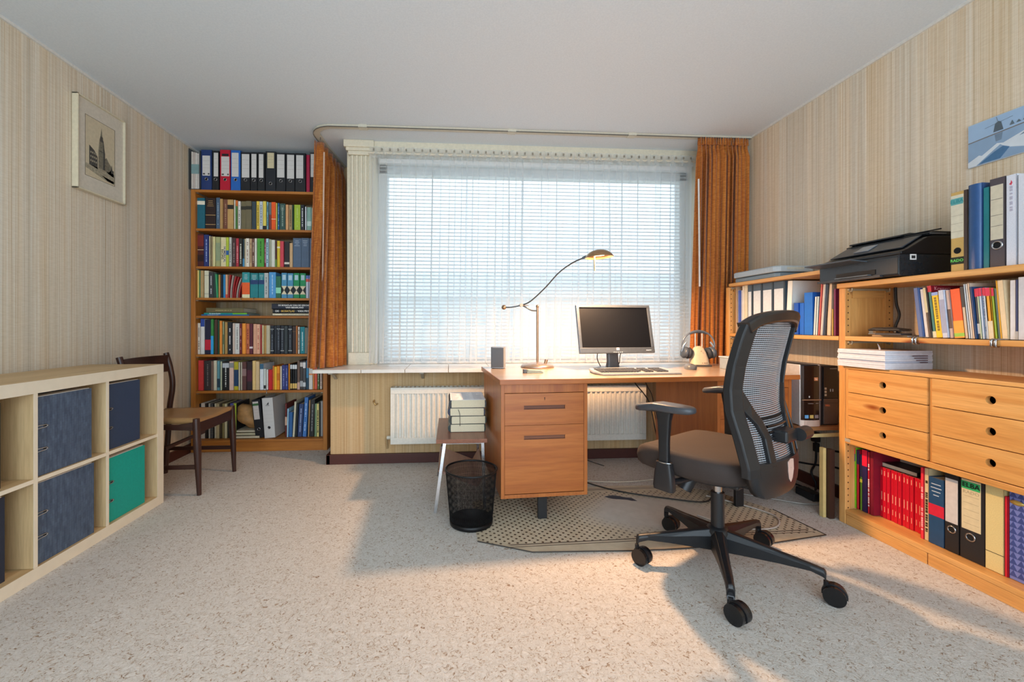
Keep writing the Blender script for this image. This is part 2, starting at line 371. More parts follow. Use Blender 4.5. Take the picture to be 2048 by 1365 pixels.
# ================================================================ WINDOW DRESSING
def pleat(path_top, path_bot, zt, zb, nfold, amp_t, amp_b, nz=16, per=10, seed=1, gather=.05, tw=.5):
    rnd = random.Random(seed); N = nfold * per
    ph = [rnd.uniform(.75, 1.3) for _ in range(nfold + 1)]; am = [rnd.uniform(.7, 1.25) for _ in range(nfold + 1)]
    def at(path, t):
        L = [0]
        for a, b in zip(path[:-1], path[1:]): L.append(L[-1] + (Vector(b) - Vector(a)).length)
        d = t * L[-1]
        for i in range(len(L) - 1):
            if d <= L[i + 1] + 1e-9:
                f = (d - L[i]) / max(1e-9, L[i + 1] - L[i]); a, b = Vector(path[i]), Vector(path[i + 1])
                return a.lerp(b, f), (b - a).normalized()
        return Vector(path[-1]), (Vector(path[-1]) - Vector(path[-2])).normalized()
    tot = sum(ph[:nfold]); acc = [0]
    for k in range(nfold): acc.append(acc[-1] + ph[k] / tot)
    vs = []
    for j in range(nz + 1):
        f = j / nz; z = zt + (zb - zt) * f
        for i in range(N + 1):
            k = min(i // per, nfold - 1); l = (i - k * per) / per
            t = acc[k] + (acc[k + 1] - acc[k]) * l
            pa, ta = at(path_top, t); pb, tb = at(path_bot, t); p = pa.lerp(pb, f); tg = ta.lerp(tb, f).normalized()
            nrm = Vector((-tg.y, tg.x)); A = (amp_t + (amp_b - amp_t) * f) * am[k]
            if f < gather: A *= .45
            o = nrm * A * math.sin(2 * PI * l) + tg * A * tw * math.sin(4 * PI * l + f * 1.5 + k)
            vs.append((p.x + o.x, p.y + o.y, z))
    n = N + 1; fs = [(j * n + i, j * n + i + 1, (j + 1) * n + i + 1, (j + 1) * n + i) for j in range(nz) for i in range(N)]
    return MB().add(vs, fs, True)
# venetian blind
bl = thing('venetian_blind', 'white horizontal slatted venetian blind lowered over the large window', 'blind', (0.72, 3.40, 2.33))
bx(-1.28, 1.28, -.02, .02, -.035, 0).build('head_rail', WHITE, bl)
sm = bpy.data.meshes.new('slat'); a = R(30); hw = .0150
vs = []
for x in (-1.275, 1.275):
    for k in (-2, -1, 0, 1, 2):
        y = hw * k / 2; zz = -.0012 * (k * k) / 4; vs.append((x, y * math.cos(a) - zz * math.sin(a), y * math.sin(a) + zz * math.cos(a)))
sm.from_pydata(vs, [], [(k, k + 1, k + 6, k + 5) for k in range(4)]); sm.materials.append(slatm())
sm.polygons.foreach_set('use_smooth', [True] * 4)
for i in range(55):
    o = bpy.data.objects.new('slat', sm); COL.objects.link(o); o.parent = bl; o.location = (0, 0, -.055 - i * .0288)
m = MB()
for x in (-1.15, -.58, 0, .58, 1.15):
    for y in (-.013, .013): m.tube([(x, y, -.03), (x, y, -1.6)], .0009, 4)
m.build('ladder_cord', WHITE, bl)
bx(-1.275, 1.275, -.012, .012, -1.622, -1.608).build('bottom_rail', WHITE, bl)
# sheer net curtain on its rod
rod = tag(MB().cyl((-.62, 3.275, 2.33), (2.06, 3.275, 2.33), .009).build('net_curtain_rod', P('cfc6b2', .5)), 'slim cream rod carrying the white net curtain across the window', 'curtain rod')
net = thing('net_curtain', 'white translucent net curtain hanging in soft folds across the whole window', 'curtain', (0, 0, 0))
SH = sheer()
pleat([(-.615, 3.27), (2.06, 3.27)], [(-.625, 3.255), (2.05, 3.255)], 2.31, .722, 21, .014, .026, 24, 16, 3, .03, .75).build('drape', SH, net, fix=False)
pleat([(-.61, 3.268), (2.05, 3.268)], [(-.61, 3.268), (2.05, 3.268)], 2.375, 2.29, 43, .005, .005, 3, 8, 5, 0).build('pleated_header', SH, net, fix=False)
m = MB()
for i in range(43):
    x = -.585 + i * .0612; m.box(x, x + .012, 3.262, 3.268, 2.345, 2.362)
o = m.build('curtain_hook', P('8f897c', .5), net); o['kind'] = 'stuff'
# ceiling curtain track
tr = thing('curtain_track', 'cream double curtain track running along the ceiling and bending beside bookcase', 'curtain track')
def offs(path, d):
    out = []
    for i, p in enumerate(path):
        t = (Vector(path[min(i + 1, len(path) - 1)]) - Vector(path[max(i - 1, 0)])).normalized(); out.append((p[0] - t.y * d, p[1] + t.x * d))
    return out
path = [(XR - .01, 3.06), (1.8, 3.065), (1.2, 3.068), (.6, 3.07), (0, 3.072), (-.5, 3.075), (-.84, 3.08)]
for i in range(1, 10):
    an = R(-90 - i * 10); path.append((-.84 + .145 * math.cos(an), 3.225 + .145 * math.sin(an)))
path += [(-.983, 3.4), (-.97, 3.6), (-.955, 3.86)]
def strip(path, w, z0, z1):
    m = MB(); A, B = offs(path, -w / 2), offs(path, w / 2); n = len(path)
    vs = [(p[0], p[1], z) for z in (z0, z1) for q in (A, B) for p in q]
    fs = []
    for i in range(n - 1):
        for (a, b) in ((0, 1), (1, 3), (3, 2), (2, 0)): fs.append((a * n + i, a * n + i + 1, b * n + i + 1, b * n + i))
    fs += [(0, n, 3 * n, 2 * n), (n - 1, 2 * n - 1, 4 * n - 1, 3 * n - 1)]
    return m.add(vs, fs)
strip(path, .045, HC - .016, HC - .001).build('rail', P('c9c2b0', .5), tr)
m = strip(offs(path, .0225), .003, HC - .021, HC - .015)
m.build('rail_lip', P('5d5850', .4), tr)
for x, y in ((-.62, 3.075), (.45, 3.071), (1.35, 3.066)):
    bx(x - .03, x + .03, y - .026, y + .026, HC - .02, HC).build('joint_sleeve', P('d0cab8', .5), tr)
m = MB(); m.box(-.972, -.966, 3.24, 3.246, HC - .038, HC - .02); m.box(-.950, -.944, 3.80, 3.806, HC - .038, HC - .02)
m.build('end_stop', STEEL, tr)
CU = curtainm()
cl = thing('orange_curtain', 'orange woven curtain at the left, gathered beside the bookcase onto the sill', 'curtain')
pleat([(-1.015, 3.255), (-.975, 3.29), (-.970, 3.5), (-.948, 3.83)], [(-.995, 3.01), (-.955, 3.02), (-.89, 3.07), (-.80, 3.27)], HC - .035, .712, 6, .036, .040, 26, 14, 11, .05, .3).build('drape', CU, cl, solid=.003, fix=False)
cr = thing('orange_curtain', 'orange woven curtain at the right, hanging in tight folds by the corner', 'curtain')
pleat([(1.865, 3.06), (2.245, 3.055)], [(1.825, 3.07), (2.235, 3.08)], HC - .03, .712, 12, .034, .046, 26, 14, 21, .05, .3).build('drape', CU, cr, solid=.003, fix=False)
pleat([(1.862, 3.05), (2.25, 3.045)], [(1.862, 3.05), (2.25, 3.045)], HC - .016, HC - .07, 20, .012, .010, 3, 8, 9, 0).build('gathered_header', CU, cr, solid=.003, fix=False)
w_ = tag(MB().cyl((1.845, 3.02, 2.1), (1.85, 3.015, 1.30), .006, n=10).build('curtain_wand', P('dcd4cc', .3)), 'thin pale pull rod hanging at the left edge of the right orange curtain', 'curtain rod')
w_ = tag(MB().cyl((-.935, 3.22, 2.3), (-.935, 3.18, 1.32), .006, n=10).build('curtain_wand', P('cdb09a', .3)), 'thin pinkish pull rod hanging down the front of the left orange curtain', 'curtain rod')
# ================================================================ RADIATOR
RA = P('ddd8cc', .4)
ra = thing('radiator', 'cream panel radiator with vertical flutes on the wall under the windowsill', 'radiator', (-.424, 3.05, .16))
L, H = 1.882, .405
m = MB(); m.box(0, L, .012, .02, 0, H)
m.box(0, L, 0, .012, 0, .045); m.box(0, L, 0, .012, H - .045, H); m.box(0, .03, 0, .012, .045, H - .045); m.box(L - .03, L, 0, .012, .045, H - .045)
n = int((L - .06) / .036)
for i in range(n):
    x = .033 + i * (L - .066) / n + .004; m.prism([(x, .012), (x + .005, .002), (x + .018, .002), (x + .023, .012)], .04, H - .04, 'z')
m.build('front_panel', RA, ra, bevel=.002)
m = MB(); m.box(0, L, .02, .08, 0, .006); m.box(0, .01, .02, .08, 0, H); m.box(L - .01, L, .02, .08, 0, H); m.box(0, L, .072, .08, 0, H)
for i in range(60): m.box(.01 + i * L / 61, .022 + i * L / 61, .02, .072, H - .004, H)
m.box(0, L, .02, .03, H - .004, H)
m.build('casing', RA, ra)
MB().tube([(-.03, .04, .04), (.0, .04, .04)], .014, 12).build('valve', P('cfc7b6', .4), ra)
MB().tube([(-.03, .04, .04), (-.035, .05, .03), (-.035, .09, -.05)], .008, 8).build('pipe', P('b89a70', .4), ra)
h = tag(MB().tube([(-.555, 3.15, .46), (-.555, 3.125, .455), (-.54, 3.12, .43), (-.525, 3.13, .44)], .006, 8).build('brass_hook', P('c9a36a', .3, .8)), 'small brass hook on the wall left of the radiator', 'hook')

# ================================================================ BOOK AND BINDER BUILDERS
def dashes(h, t, rnd, vert=True, lo=.15, hi=.85):
    m = MB()
    if vert:
        z = h * lo
        while z < h * hi:
            l = rnd.uniform(.004, .010) * (1.2 if t > .02 else .9); wv = min(t * .35, .008)
            m.box(t / 2 - wv / 2, t / 2 + wv / 2, -.0008, 0.0002, z, z + l); z += l + rnd.choice((.002, .002, .007))
            if rnd.random() < .05: z += h * .12
    else:
        for k in range(4):
            z = h * (.9 - .055 * k); wv = t * rnd.uniform(.35, .7); m.box(t / 2 - wv / 2, t / 2 + wv / 2, -.0008, .0002, z, z + .003)
    return m
PG = [P('d8cbb0', .85), P('e6dfd0', .85), P('cdb98f', .85)]
def diamonds(t, h):
    m1, m2 = MB(), MB(); m1.box(-.0001, t + .0001, -.0006, 0, h * .15, h * .48)
    zc = h * .315; e = h * .165
    m2.prism([(0, zc + e), (t, zc + e), (t / 2, zc)], -.0012, -.0006, 'y'); m2.prism([(0, zc - e), (t / 2, zc), (t, zc - e)], -.0012, -.0006, 'y')
    return m1, m2
def book(t, h, d, col, opt, rnd, parent_name='book'):
    """a book standing upright: spine on y=0 facing -y, thickness along x"""
    o = empty(parent_name); g = 1.12
    c = P(col, .5, 0, g, .07, 40); cv = .0022 if t > .012 else .0008
    m = MB(); m.box(0, t, 0, cv, 0, h); m.box(0, cv, 0, d, 0, h); m.box(t - cv, t, 0, d, 0, h)
    m.build('cover', c, o, bevel=.0012 if t > .015 else 0)
    bx(cv, t - cv, cv, d - .004, .003, h - .004).build('pages', PG[rnd.randrange(3)], o)
    nb = 0
    for q in opt.split(';'):
        f = q.split()
        if not f: continue
        if f[0] == 'b': nb += 1; bx(-.0002 - nb * .0001, t + .0002 + nb * .0001, -.0003 - nb * .0002, .0006, h * float(f[1]), h * float(f[2])).build('spine_band', P(f[3], .5, 0, g), o)
        elif f[0] == 't': dashes(h, t, rnd).build('lettering', P(f[1], .5), o)
        elif f[0] == 'T': dashes(h, t * 1.6, rnd, True, .12, .8).build('lettering', P(f[1], .5), o, loc=(-t * .3, 0, 0))
        elif f[0] == 'h': dashes(h, t, rnd, False).build('lettering', P(f[1], .5), o)
        elif f[0] == 'D':
            a_, b_ = diamonds(t, h); a_.build('spine_band', P('1a1a1a', .5), o); b_.build('spine_diamond', P('e6d6b4', .5), o)
            bx(t * .2, t * .8, -.0012, 0, h * .72, h * .92).build('lettering', P('bcd6e0', .5), o)
        elif f[0] == 'X':
            text('NUMERICAL', .021, P('2a3a80', .5), o, (t * .72, -.0006, h * .42), (PI / 2, PI / 2, 0), ext=.0002, sx=1.1, bold=.0004)
            text('RECIPES', .021, P('222222', .5), o, (t * .28, -.0006, h * .42), (PI / 2, PI / 2, 0), ext=.0002, sx=1.1, bold=.0004)
        elif f[0] == 'S':
            mm = MB()
            for i in range(int(h / .009)): mm.box(t * .1, t * .9, -.003, .004, .006 + i * .009, .009 + i * .009)
            ob = mm.build('spiral_binding', BLACK if col != '1a1a1c' else P('8a8a88', .4), o)
        elif f[0] == 'K':
            text('Kramers', .022, P('e6a0a8', .5), o, (t + .0012, .052, h * .94), (PI / 2, 0, PI / 2), ext=.0003)
            bx(t - .0002, t + .0008, .001, d - .001, h * .86, h).build('cover_band', P('8c1628', .5), o)
        elif f[0] == 'Y': bx(-.0025, .0003, -.002, d, 0, h).build('folder_edge', P('e0a020', .5), o)
        elif f[0] == 'P':
            mm = MB(); k = 7
            for i in range(14):
                zz = .012 + i * h / 14.5
                for j in range(2):
                    xx = j * t / 2; mm.prism([(xx, zz), (xx + t / 2, zz), (xx + t / 4, zz + h / 15)], -.0009, 0, 'y')
            mm.build('triangle_pattern', P('3c4c8c', .5), o)
            MB().lathe([(0, 0), (.02, 0), (.02, .001), (0, .001)], (0, 0, 0), 16, 1, .45).build('gold_sticker', P('c8b060', .3, .5), o, loc=(t / 2, -.001, h * .88), rot=(PI / 2, 0, 0))
    return o
def ring_hole(o, x, z, r=.0125, mat=None):
    MB().lathe([(r * .72, -.0018), (r * .74, -.003), (r, -.003), (r, .001)], (0, 0, 0), 20).build('finger_ring', mat or CHROME, o, loc=(x, 0, z), rot=(-PI / 2, 0, 0))
    MB().lathe([(0, 0), (r * .75, 0)], (0, 0, 0), 16).build('finger_hole', P('0a0a0c', .9), o, loc=(x, -.0008, z), rot=(PI / 2, 0, 0))
def binder(t, h, d, col, lab, labcol, rnd, ringz=.085, g=1.0, lines=True, name='ring_binder'):
    o = empty(name); c = P(col, .5, 0, g, .08, 300); cv = .0025
    m = MB(); m.box(0, t, 0, cv, 0, h); m.box(0, cv, 0, d, 0, h); m.box(t - cv, t, 0, d, 0, h); m.build('cover', c, o, bevel=.001)
    bx(cv + .002, t - cv - .002, .012, d - .01, .006, h - .02).build('pages', PG[1], o)
    if lab:
        x0, x1, z0, z1 = lab; bx(x0, x1, -.0008, .0003, z0, z1).build('spine_label', P(labcol, .6, 0, 1, .03, 60), o)
        if lines:
            m = MB()
            for f in (.25, .45, .62): m.box(x0 + .004, x1 - .004, -.0011, -.0006, z1 - (z1 - z0) * f, z1 - (z1 - z0) * f + .0012)
            m.build('label_rule', P('a89a90', .6), o)
    if ringz: ring_hole(o, t / 2, ringz, min(.0125, t * .3))
    return o
def put(o, x, y, z, rz=0, lean=0, t=.02):
    a = R(lean); o.rotation_euler = (0, a, rz)
    px = 0
    dz = t * math.sin(a) if a > 0 else 0
    o.location = (x, y, z + dz + .0005)
LEFT={
"R0":(3.51,2.091,[
(-1.975, -1.892, 0.319, '1c3468','navy binder','navy lever arch binder','B 0.010 0.068 0.113 0.272'),
(-1.89, -1.838, 0.314, '16171c','narrow black binder','narrow black binder','B 0.012 0.045 0.108 0.297'),
(-1.831, -1.751, 0.323, 'b80c2c','red binder','red lever arch binder','B 0.010 0.072 0.112 0.269'),
(-1.748, -1.672, 0.322, '1f5fae','bright blue binder','bright blue lever arch binder','B 0.007 0.060 0.110 0.301'),
(-1.67, -1.598, 0.308, '15171c','black binder','wide black binder','B 0.007 0.065 0.105 0.293'),
(-1.596, -1.543, 0.31, '17181d','slim black binder','slim black binder','B 0.008 0.046 0.107 0.296'),
(-1.541, -1.483, 0.311, '16171b','black binder','slim black binder','B 0.010 0.045 0.106 0.296'),
(-1.479, -1.399, 0.32, '1a1d24','short-labelled black binder','black binder with short yellowed label','B 0.014 0.066 0.185 0.309'),
(-1.397, -1.321, 0.312, '17191e','wide black binder','wide black binder','B 0.008 0.065 0.112 0.298'),
(-1.319, -1.25, 0.311, '15161b','black binder','black binder','B 0.008 0.063 0.105 0.297'),
(-1.248, -1.165, 0.313, '16171c','last wide black binder','black binder','B 0.009 0.064 0.109 0.296'),
(-1.161, -1.133, 0.302, 'a80f3c','crimson folder','thin crimson folder',''),
(-1.131, -1.056, 0.32, '15161b','','black binder half behind the orange curtain','B 0.006 0.039 0.122 0.309')]),
"R1":(3.53,1.783,[
(-2.019, -1.955, 0.248, '1d6272','teal book','teal hardback with cream top band','b .78 .9 e8dfc8'),
(-1.952, -1.874, 0.25, '2a1a17','brown-black reference book','brown-black reference book with gold seal','h c9a067;b .44 .455 c9a067;b .14 .155 c9a067'),
(-1.872, -1.841, 0.254, '4a6076','steel blue book','steel blue book','t 93a5b5'),
(-1.84, -1.817, 0.244, 'b58c57','tan book','plain tan book',''),
(-1.816, -1.784, 0.242, '7a4a38','brown book','brown book','t b08a6a'),
(-1.783, -1.736, 0.24, 'c49a5e','golden tan book','golden tan book with black spine patch','b .68 .82 2a251f'),
(-1.735, -1.721, 0.239, 'e9e2d2','white book','thin white book',''),
(-1.72, -1.703, 0.235, 'd6702f','orange-topped book','green book with orange top','b 0 .8 4d7a3f'),
(-1.702, -1.682, 0.229, 'e4dfd8','white book','slim white book','t 55504a'),
(-1.68, -1.641, 0.23, '6f6548','olive grey volume','olive grey volume with dark band','b .7 .82 2f2c22'),
(-1.639, -1.595, 0.231, '70664b','twin olive grey volume','matching olive grey volume with dark band','b .7 .82 2f2c22'),
(-1.594, -1.56, 0.229, '34424a','dark slate book','dark slate book',''),
(-1.559, -1.535, 0.232, 'e4c246','yellow book','yellow book','t 7a6a2a'),
(-1.534, -1.508, 0.23, 'c3c8cb','pale grey book','pale grey book','t 70808a'),
(-1.507, -1.48, 0.232, 'e0ca5a','pale yellow book','pale yellow book with black foot','b 0 .14 222222'),
(-1.479, -1.463, 0.227, '7fb0c0','aqua book','thin aqua book','t 2e5a70'),
(-1.461, -1.443, 0.225, '7d3a33','dark red book','dark red book with grey top','b .55 1 6a6f6c'),
(-1.442, -1.407, 0.227, 'ee5a1c','bright orange book','bright orange book','b .38 .4 f5d8c0'),
(-1.405, -1.394, 0.219, 'c8c460','yellow-green book','very thin yellow-green book',''),
(-1.392, -1.377, 0.219, '2a6fa5','blue book','thin blue book','t b8d4e6'),
(-1.376, -1.332, 0.216, '37544c','dark green book','dark green book','h a5b8a8;t a5b8a8'),
(-1.331, -1.309, 0.209, 'd9a06c','peach book','peach book',''),
(-1.307, -1.28, 0.208, 'ab8c62','tan book','dusty tan book','t 6a5236'),
(-1.279, -1.265, 0.206, '2f4a34','dark green booklet','thin dark green booklet',''),
(-1.264, -1.214, 0.21, 'a7bd35','lime green book','lime green book','t c8d878'),
(-1.212, -1.18, 0.208, '24242a','black book','black book','t d8d8d8'),
(-1.179, -1.164, 0.195, 'e2e6ea','white book','thin white book',''),
(-1.162, -1.128, 0.191, '8db3a4','sage green book','sage green book','b .2 .4 c9dcd2'),
(-1.127, -1.098, 0.187, 'b9c9ba','','pale sage book beside the curtain','b .1 .3 8aa596')]),
"R2":(3.53,1.482,[
(-2.014, -1.967, 0.263, '4f1f1c','maroon book','maroon banded book','b .62 .95 7a2a24;b .5 .52 c8b088;b .16 .36 2a1512'),
(-1.966, -1.926, 0.256, '28356f','navy book','navy book','t 9fb0dd'),
(-1.925, -1.911, 0.245, 'd5c39c','cream booklet','cream booklet',''),
(-1.91, -1.896, 0.243, 'b39a73','tan booklet','tan booklet',''),
(-1.895, -1.876, 0.24, 'ddd196','pale yellow book','pale yellow book',''),
(-1.874, -1.838, 0.239, 'a7a873','sage yellow book','sage yellow book','b .2 .8 8e9a78'),
(-1.836, -1.794, 0.237, 'ddd0a0','cream textbook','cream textbook with large blue and black capitals','X'),
(-1.793, -1.772, 0.237, 'b6c43c','yellow-green book','yellow-green book with blue patch','b .4 .55 2b5f9c'),
(-1.771, -1.752, 0.238, 'c4c4ba','light grey book','light grey book','t 6a6a6a'),
(-1.751, -1.721, 0.235, '48302e','dark maroon book','dark maroon book','t 9a8480'),
(-1.719, -1.697, 0.231, 'b2323f','crimson book','crimson book','t e8a0a0'),
(-1.695, -1.668, 0.23, '2b2723','black book','black book with cream lettering','T e6dfc8'),
(-1.667, -1.653, 0.225, '3a4a50','dark grey-blue book','thin dark grey-blue book','b 0 .3 4a8ab0'),
(-1.652, -1.643, 0.228, 'e2d0aa','cream book','thin cream book',''),
(-1.641, -1.614, 0.231, 'e6dccb','off-white book','off-white book','t 9a7a6a'),
(-1.613, -1.596, 0.23, 'c7a27c','pinkish tan book','pinkish tan book','t 8a6a50'),
(-1.594, -1.574, 0.23, '6a463a','brown-maroon book','brown-maroon book','t d8c0a8'),
(-1.573, -1.556, 0.232, 'e2dccd','white book','thin white book',''),
(-1.555, -1.5, 0.233, '4f9a3a','bright green book','wide bright green book','t 1f4a18'),
(-1.499, -1.485, 0.23, '91263a','crimson book','thin crimson book','t e8c0c8'),
(-1.484, -1.463, 0.232, 'a9c8d6','light blue book','light blue book with slanted lettering','t 2a4a5a'),
(-1.462, -1.441, 0.226, 'a3a58c','grey-sage book','grey-sage book',''),
(-1.44, -1.413, 0.221, 'd9d7c8','off-white book','off-white book',''),
(-1.412, -1.399, 0.213, '5b2f2c','dark red booklet','dark red booklet with green foot','b 0 .3 6a8a3a'),
(-1.398, -1.374, 0.215, 'd8bb2e','yellow book','mustard yellow book','b .72 .78 efe6c0'),
(-1.372, -1.343, 0.211, 'd0434f','coral red book','coral red book',''),
(-1.341, -1.301, 0.211, '252225','black book','black book with white diamond emblem','b .12 .2 d8d0c0'),
(-1.3, -1.275, 0.199, 'cda678','tan paperback','short tan paperback',''),
(-1.273, -1.208, 0.239, '51637a','slate blue volume','slate blue volume','h c2cdd8'),
(-1.207, -1.143, 0.24, '51637a','second slate blue volume','middle slate blue volume','h c2cdd8'),
(-1.141, -1.081, 0.239, '4f6178','','slate blue volume half behind the curtain','h c2cdd8')]),
"R3":(3.53,1.232,[
(-2.023, -2.002, 0.22, 'e2cf7a','pale yellow book','pale yellow book',''),
(-2.001, -1.993, 0.219, '2f8a63','green booklet','very thin green booklet',''),
(-1.991, -1.965, 0.218, 'b39363','tan book','tan book',''),
(-1.964, -1.929, 0.218, 'd8d2b6','cream book','cream book with two dark lines','b .82 .83 555048;b .14 .15 555048'),
(-1.928, -1.892, 0.206, '3a3b3c','dark grey book','dark grey book','t c8c8c8'),
(-1.891, -1.868, 0.203, '28413a','dark green book','dark green book',''),
(-1.867, -1.854, 0.189, '3fa56a','green booklet','thin green booklet leaning left','L -3'),
(-1.851, -1.838, 0.186, 'c79257','tan booklet','thin tan booklet',''),
(-1.836, -1.82, 0.186, '232c3c','dark navy book','dark navy book',''),
(-1.819, -1.8, 0.187, '2b83b8','blue book','blue book',''),
(-1.799, -1.782, 0.187, 'e0aa84','peach book','peach book','b 0 .15 d04a3a'),
(-1.779, -1.732, 0.186, 'a82b2c','red booklets','red booklets bowing to the right','F'),
(-1.671, -1.611, 0.207, '2b8f93','teal and orange book','teal and orange thick book','b 0 .14 e6dcb0;b .14 .6 e8602a;h dddddd'),
(-1.608, -1.547, 0.202, '1f7f84','teal volume','teal volume with navy emblem','b .55 .72 1d3a6a;h d0e8e8'),
(-1.545, -1.497, 0.203, '1f7f84','second teal volume','slimmer teal volume with navy emblem','b .55 .72 1d3a6a;h d0e8e8'),
(-1.496, -1.464, 0.203, 'b9bab6','pale grey book','pale grey book','t 7a7a7a'),
(-1.462, -1.407, 0.21, '4f96cc','sky blue book','wide sky blue book','t b8d8ee'),
(-1.405, -1.365, 0.177, '256a4c','dark green book','short dark green book with mint label','b .22 .48 8fd6b0'),
(-1.362, -1.319, 0.205, '4a8cae','first diamond-patterned book','blue book with black and cream diamonds','D'),
(-1.317, -1.271, 0.203, '4a8cae','second blue diamond book','blue diamond-patterned book','D'),
(-1.268, -1.221, 0.204, '0f8a52','green diamond book','green book with black and cream diamonds','D'),
(-1.218, -1.172, 0.204, '0f8a52','second green diamond book','green diamond-patterned book','D'),
(-1.169, -1.148, 0.185, 'c9cbd6','white booklet','white booklet with red wedge','b .72 .85 d64a40;b .86 1 5a6cb0'),
(-1.146, -1.121, 0.185, 'c4c8d4','second white booklet','white booklet with red wedge','b .72 .85 d64a40;b .86 1 5a6cb0')]),
"R5":(3.53,0.78,[
(-2.017, -1.994, 0.249, 'd8cdbc','off-white book','off-white book at the left end','t 8a7a6a'),
(-1.992, -1.962, 0.283, 'dcd8d2','white book','white book with blue top','b .78 1 2b4a9a'),
(-1.96, -1.912, 0.276, '1b1d38','navy book','navy book with large red block','b .12 .42 c01e35'),
(-1.91, -1.889, 0.281, '35843e','green and blue book','green book with blue lower half','b 0 .52 2f9ed8'),
(-1.886, -1.863, 0.278, '50352a','brown book','dark brown book',''),
(-1.861, -1.848, 0.276, '2c5038','dark green book','thin dark green book',''),
(-1.845, -1.825, 0.268, 'e08a35','orange book','orange book',''),
(-1.823, -1.807, 0.262, '9aa07a','sage book','mottled sage book','b .3 .6 5f6a4a'),
(-1.805, -1.784, 0.257, 'b18a4f','tan book','tan book',''),
(-1.782, -1.748, 0.255, '20232a','black book','black book with white lettering','T d8d8d8'),
(-1.746, -1.727, 0.249, 'cfb8a8','pinkish white book','pinkish white book',''),
(-1.726, -1.691, 0.247, 'd2cec6','white book','white book','t 8a8a86'),
(-1.689, -1.671, 0.245, '6e2228','maroon book','maroon book','t c89898'),
(-1.67, -1.641, 0.247, 'ef9234','orange paperback','bright orange paperback',''),
(-1.64, -1.614, 0.244, 'c26a42','terracotta book','terracotta book','t 8a2a20'),
(-1.612, -1.586, 0.245, '5c2230','dark maroon book','dark maroon book with pale dot','b .18 .24 e0d0d0'),
(-1.584, -1.558, 0.242, 'd9a080','peach book','peach book',''),
(-1.557, -1.529, 0.24, 'e2a888','salmon book','salmon book','t c06050'),
(-1.528, -1.514, 0.235, 'c9504a','thin red-pink book','thin red-pink book',''),
(-1.513, -1.502, 0.232, 'e6d5a4','cream booklet','very thin cream booklet',''),
(-1.501, -1.481, 0.229, 'b2874a','tan book','golden tan book',''),
(-1.48, -1.451, 0.232, 'bdb195','beige book','beige book',''),
(-1.449, -1.424, 0.229, '20232c','first black bible-like volume','black volume with silver bands','b .86 .88 c8c8c0;b .1 .12 c8c8c0;t 6a7078'),
(-1.421, -1.4, 0.227, '23262e','black book','plain black book',''),
(-1.398, -1.372, 0.232, '1f222b','black volume','black volume with one silver band','b .86 .88 c8c8c0;t 6a7078'),
(-1.37, -1.343, 0.229, '1f222b','silver-banded volume','black volume with silver bands','b .86 .88 c8c8c0;b .1 .12 c8c8c0;t 6a7078'),
(-1.341, -1.313, 0.227, '32383a','dark grey book','dark grey book',''),
(-1.311, -1.281, 0.229, '1d2028','last silver-banded volume','black volume with silver bands','b .86 .88 c8c8c0;b .1 .12 c8c8c0;t 6a7078'),
(-1.278, -1.249, 0.225, '38251f','dark brown book','dark brown book','b .8 .81 8a6a3a'),
(-1.247, -1.234, 0.227, 'bb6c30','rust book','thin rust book',''),
(-1.233, -1.217, 0.219, 'e2ddd0','white book','white book with dark scribbled spine','t 2a2a2a'),
(-1.216, -1.179, 0.219, '12818b','turquoise book','turquoise book with white lettering','T d8f0f0'),
(-1.178, -1.152, 0.213, '74756a','grey-sage book','grey-sage book',''),
(-1.151, -1.131, 0.21, '8a8078','','grey book beside the curtain hem','')]),
"R6":(3.53,0.489,[
(-2.008, -1.967, 0.241, 'cf3c3a','red book','bright red book at left end',''),
(-1.965, -1.909, 0.238, '332e2e','dark grey book','wide dark grey book','t 77706c'),
(-1.908, -1.889, 0.236, '7a5f52','brown-grey book','brown-grey book',''),
(-1.888, -1.863, 0.239, 'cfc4aa','cream book','cream book',''),
(-1.861, -1.84, 0.236, '5f9098','teal-grey book','teal-grey mottled book','b .1 .4 1f3a4a'),
(-1.839, -1.824, 0.232, 'c5c8a8','pale green book','pale green book',''),
(-1.822, -1.771, 0.232, '17181a','black book','black book with snowy picture at top','b .78 .94 b8bcc0;T e0e0d8'),
(-1.769, -1.735, 0.231, 'd9b6a6','pinkish cream book','pinkish cream book with grey top','b .78 .95 8a8a88'),
(-1.733, -1.699, 0.228, 'b0a428','olive and navy book','olive book with navy middle','b .14 .72 1f3d5e'),
(-1.698, -1.684, 0.225, 'd8ccb2','cream book','cream book',''),
(-1.683, -1.669, 0.222, 'c8bda6','off-white book','slim off-white book',''),
(-1.668, -1.635, 0.228, '5c3834','brown-red book','mottled brown-red book','b .5 .75 8a6a66'),
(-1.632, -1.592, 0.231, '2f2024','dark reddish book','dark reddish book','b .3 .7 50202e'),
(-1.59, -1.563, 0.236, 'dcb878','pale tan book','pale tan book',''),
(-1.562, -1.534, 0.231, 'd2b284','tan book','tan book',''),
(-1.532, -1.503, 0.21, 'd6d8da','white book','white book with blue top','b .8 1 35607a'),
(-1.501, -1.483, 0.17, 'cdd0c8','short white book','short white book with black foot','b .06 .22 222222'),
(-1.482, -1.469, 0.164, 'e0dcd2','thin white book','thin short white book',''),
(-1.467, -1.435, 0.162, 'c31c20','red book','short red book',''),
(-1.433, -1.422, 0.194, 'e37a2e','orange book','thin orange book',''),
(-1.42, -1.399, 0.187, 'e8b42c','yellow book','yellow book',''),
(-1.398, -1.375, 0.191, 'e58a1c','orange book','orange book','b .4 .7 c86a10'),
(-1.374, -1.361, 0.19, 'e0d2b8','cream book','thin cream book',''),
(-1.359, -1.333, 0.199, '333a78','indigo volume','indigo volume','t 8890c0'),
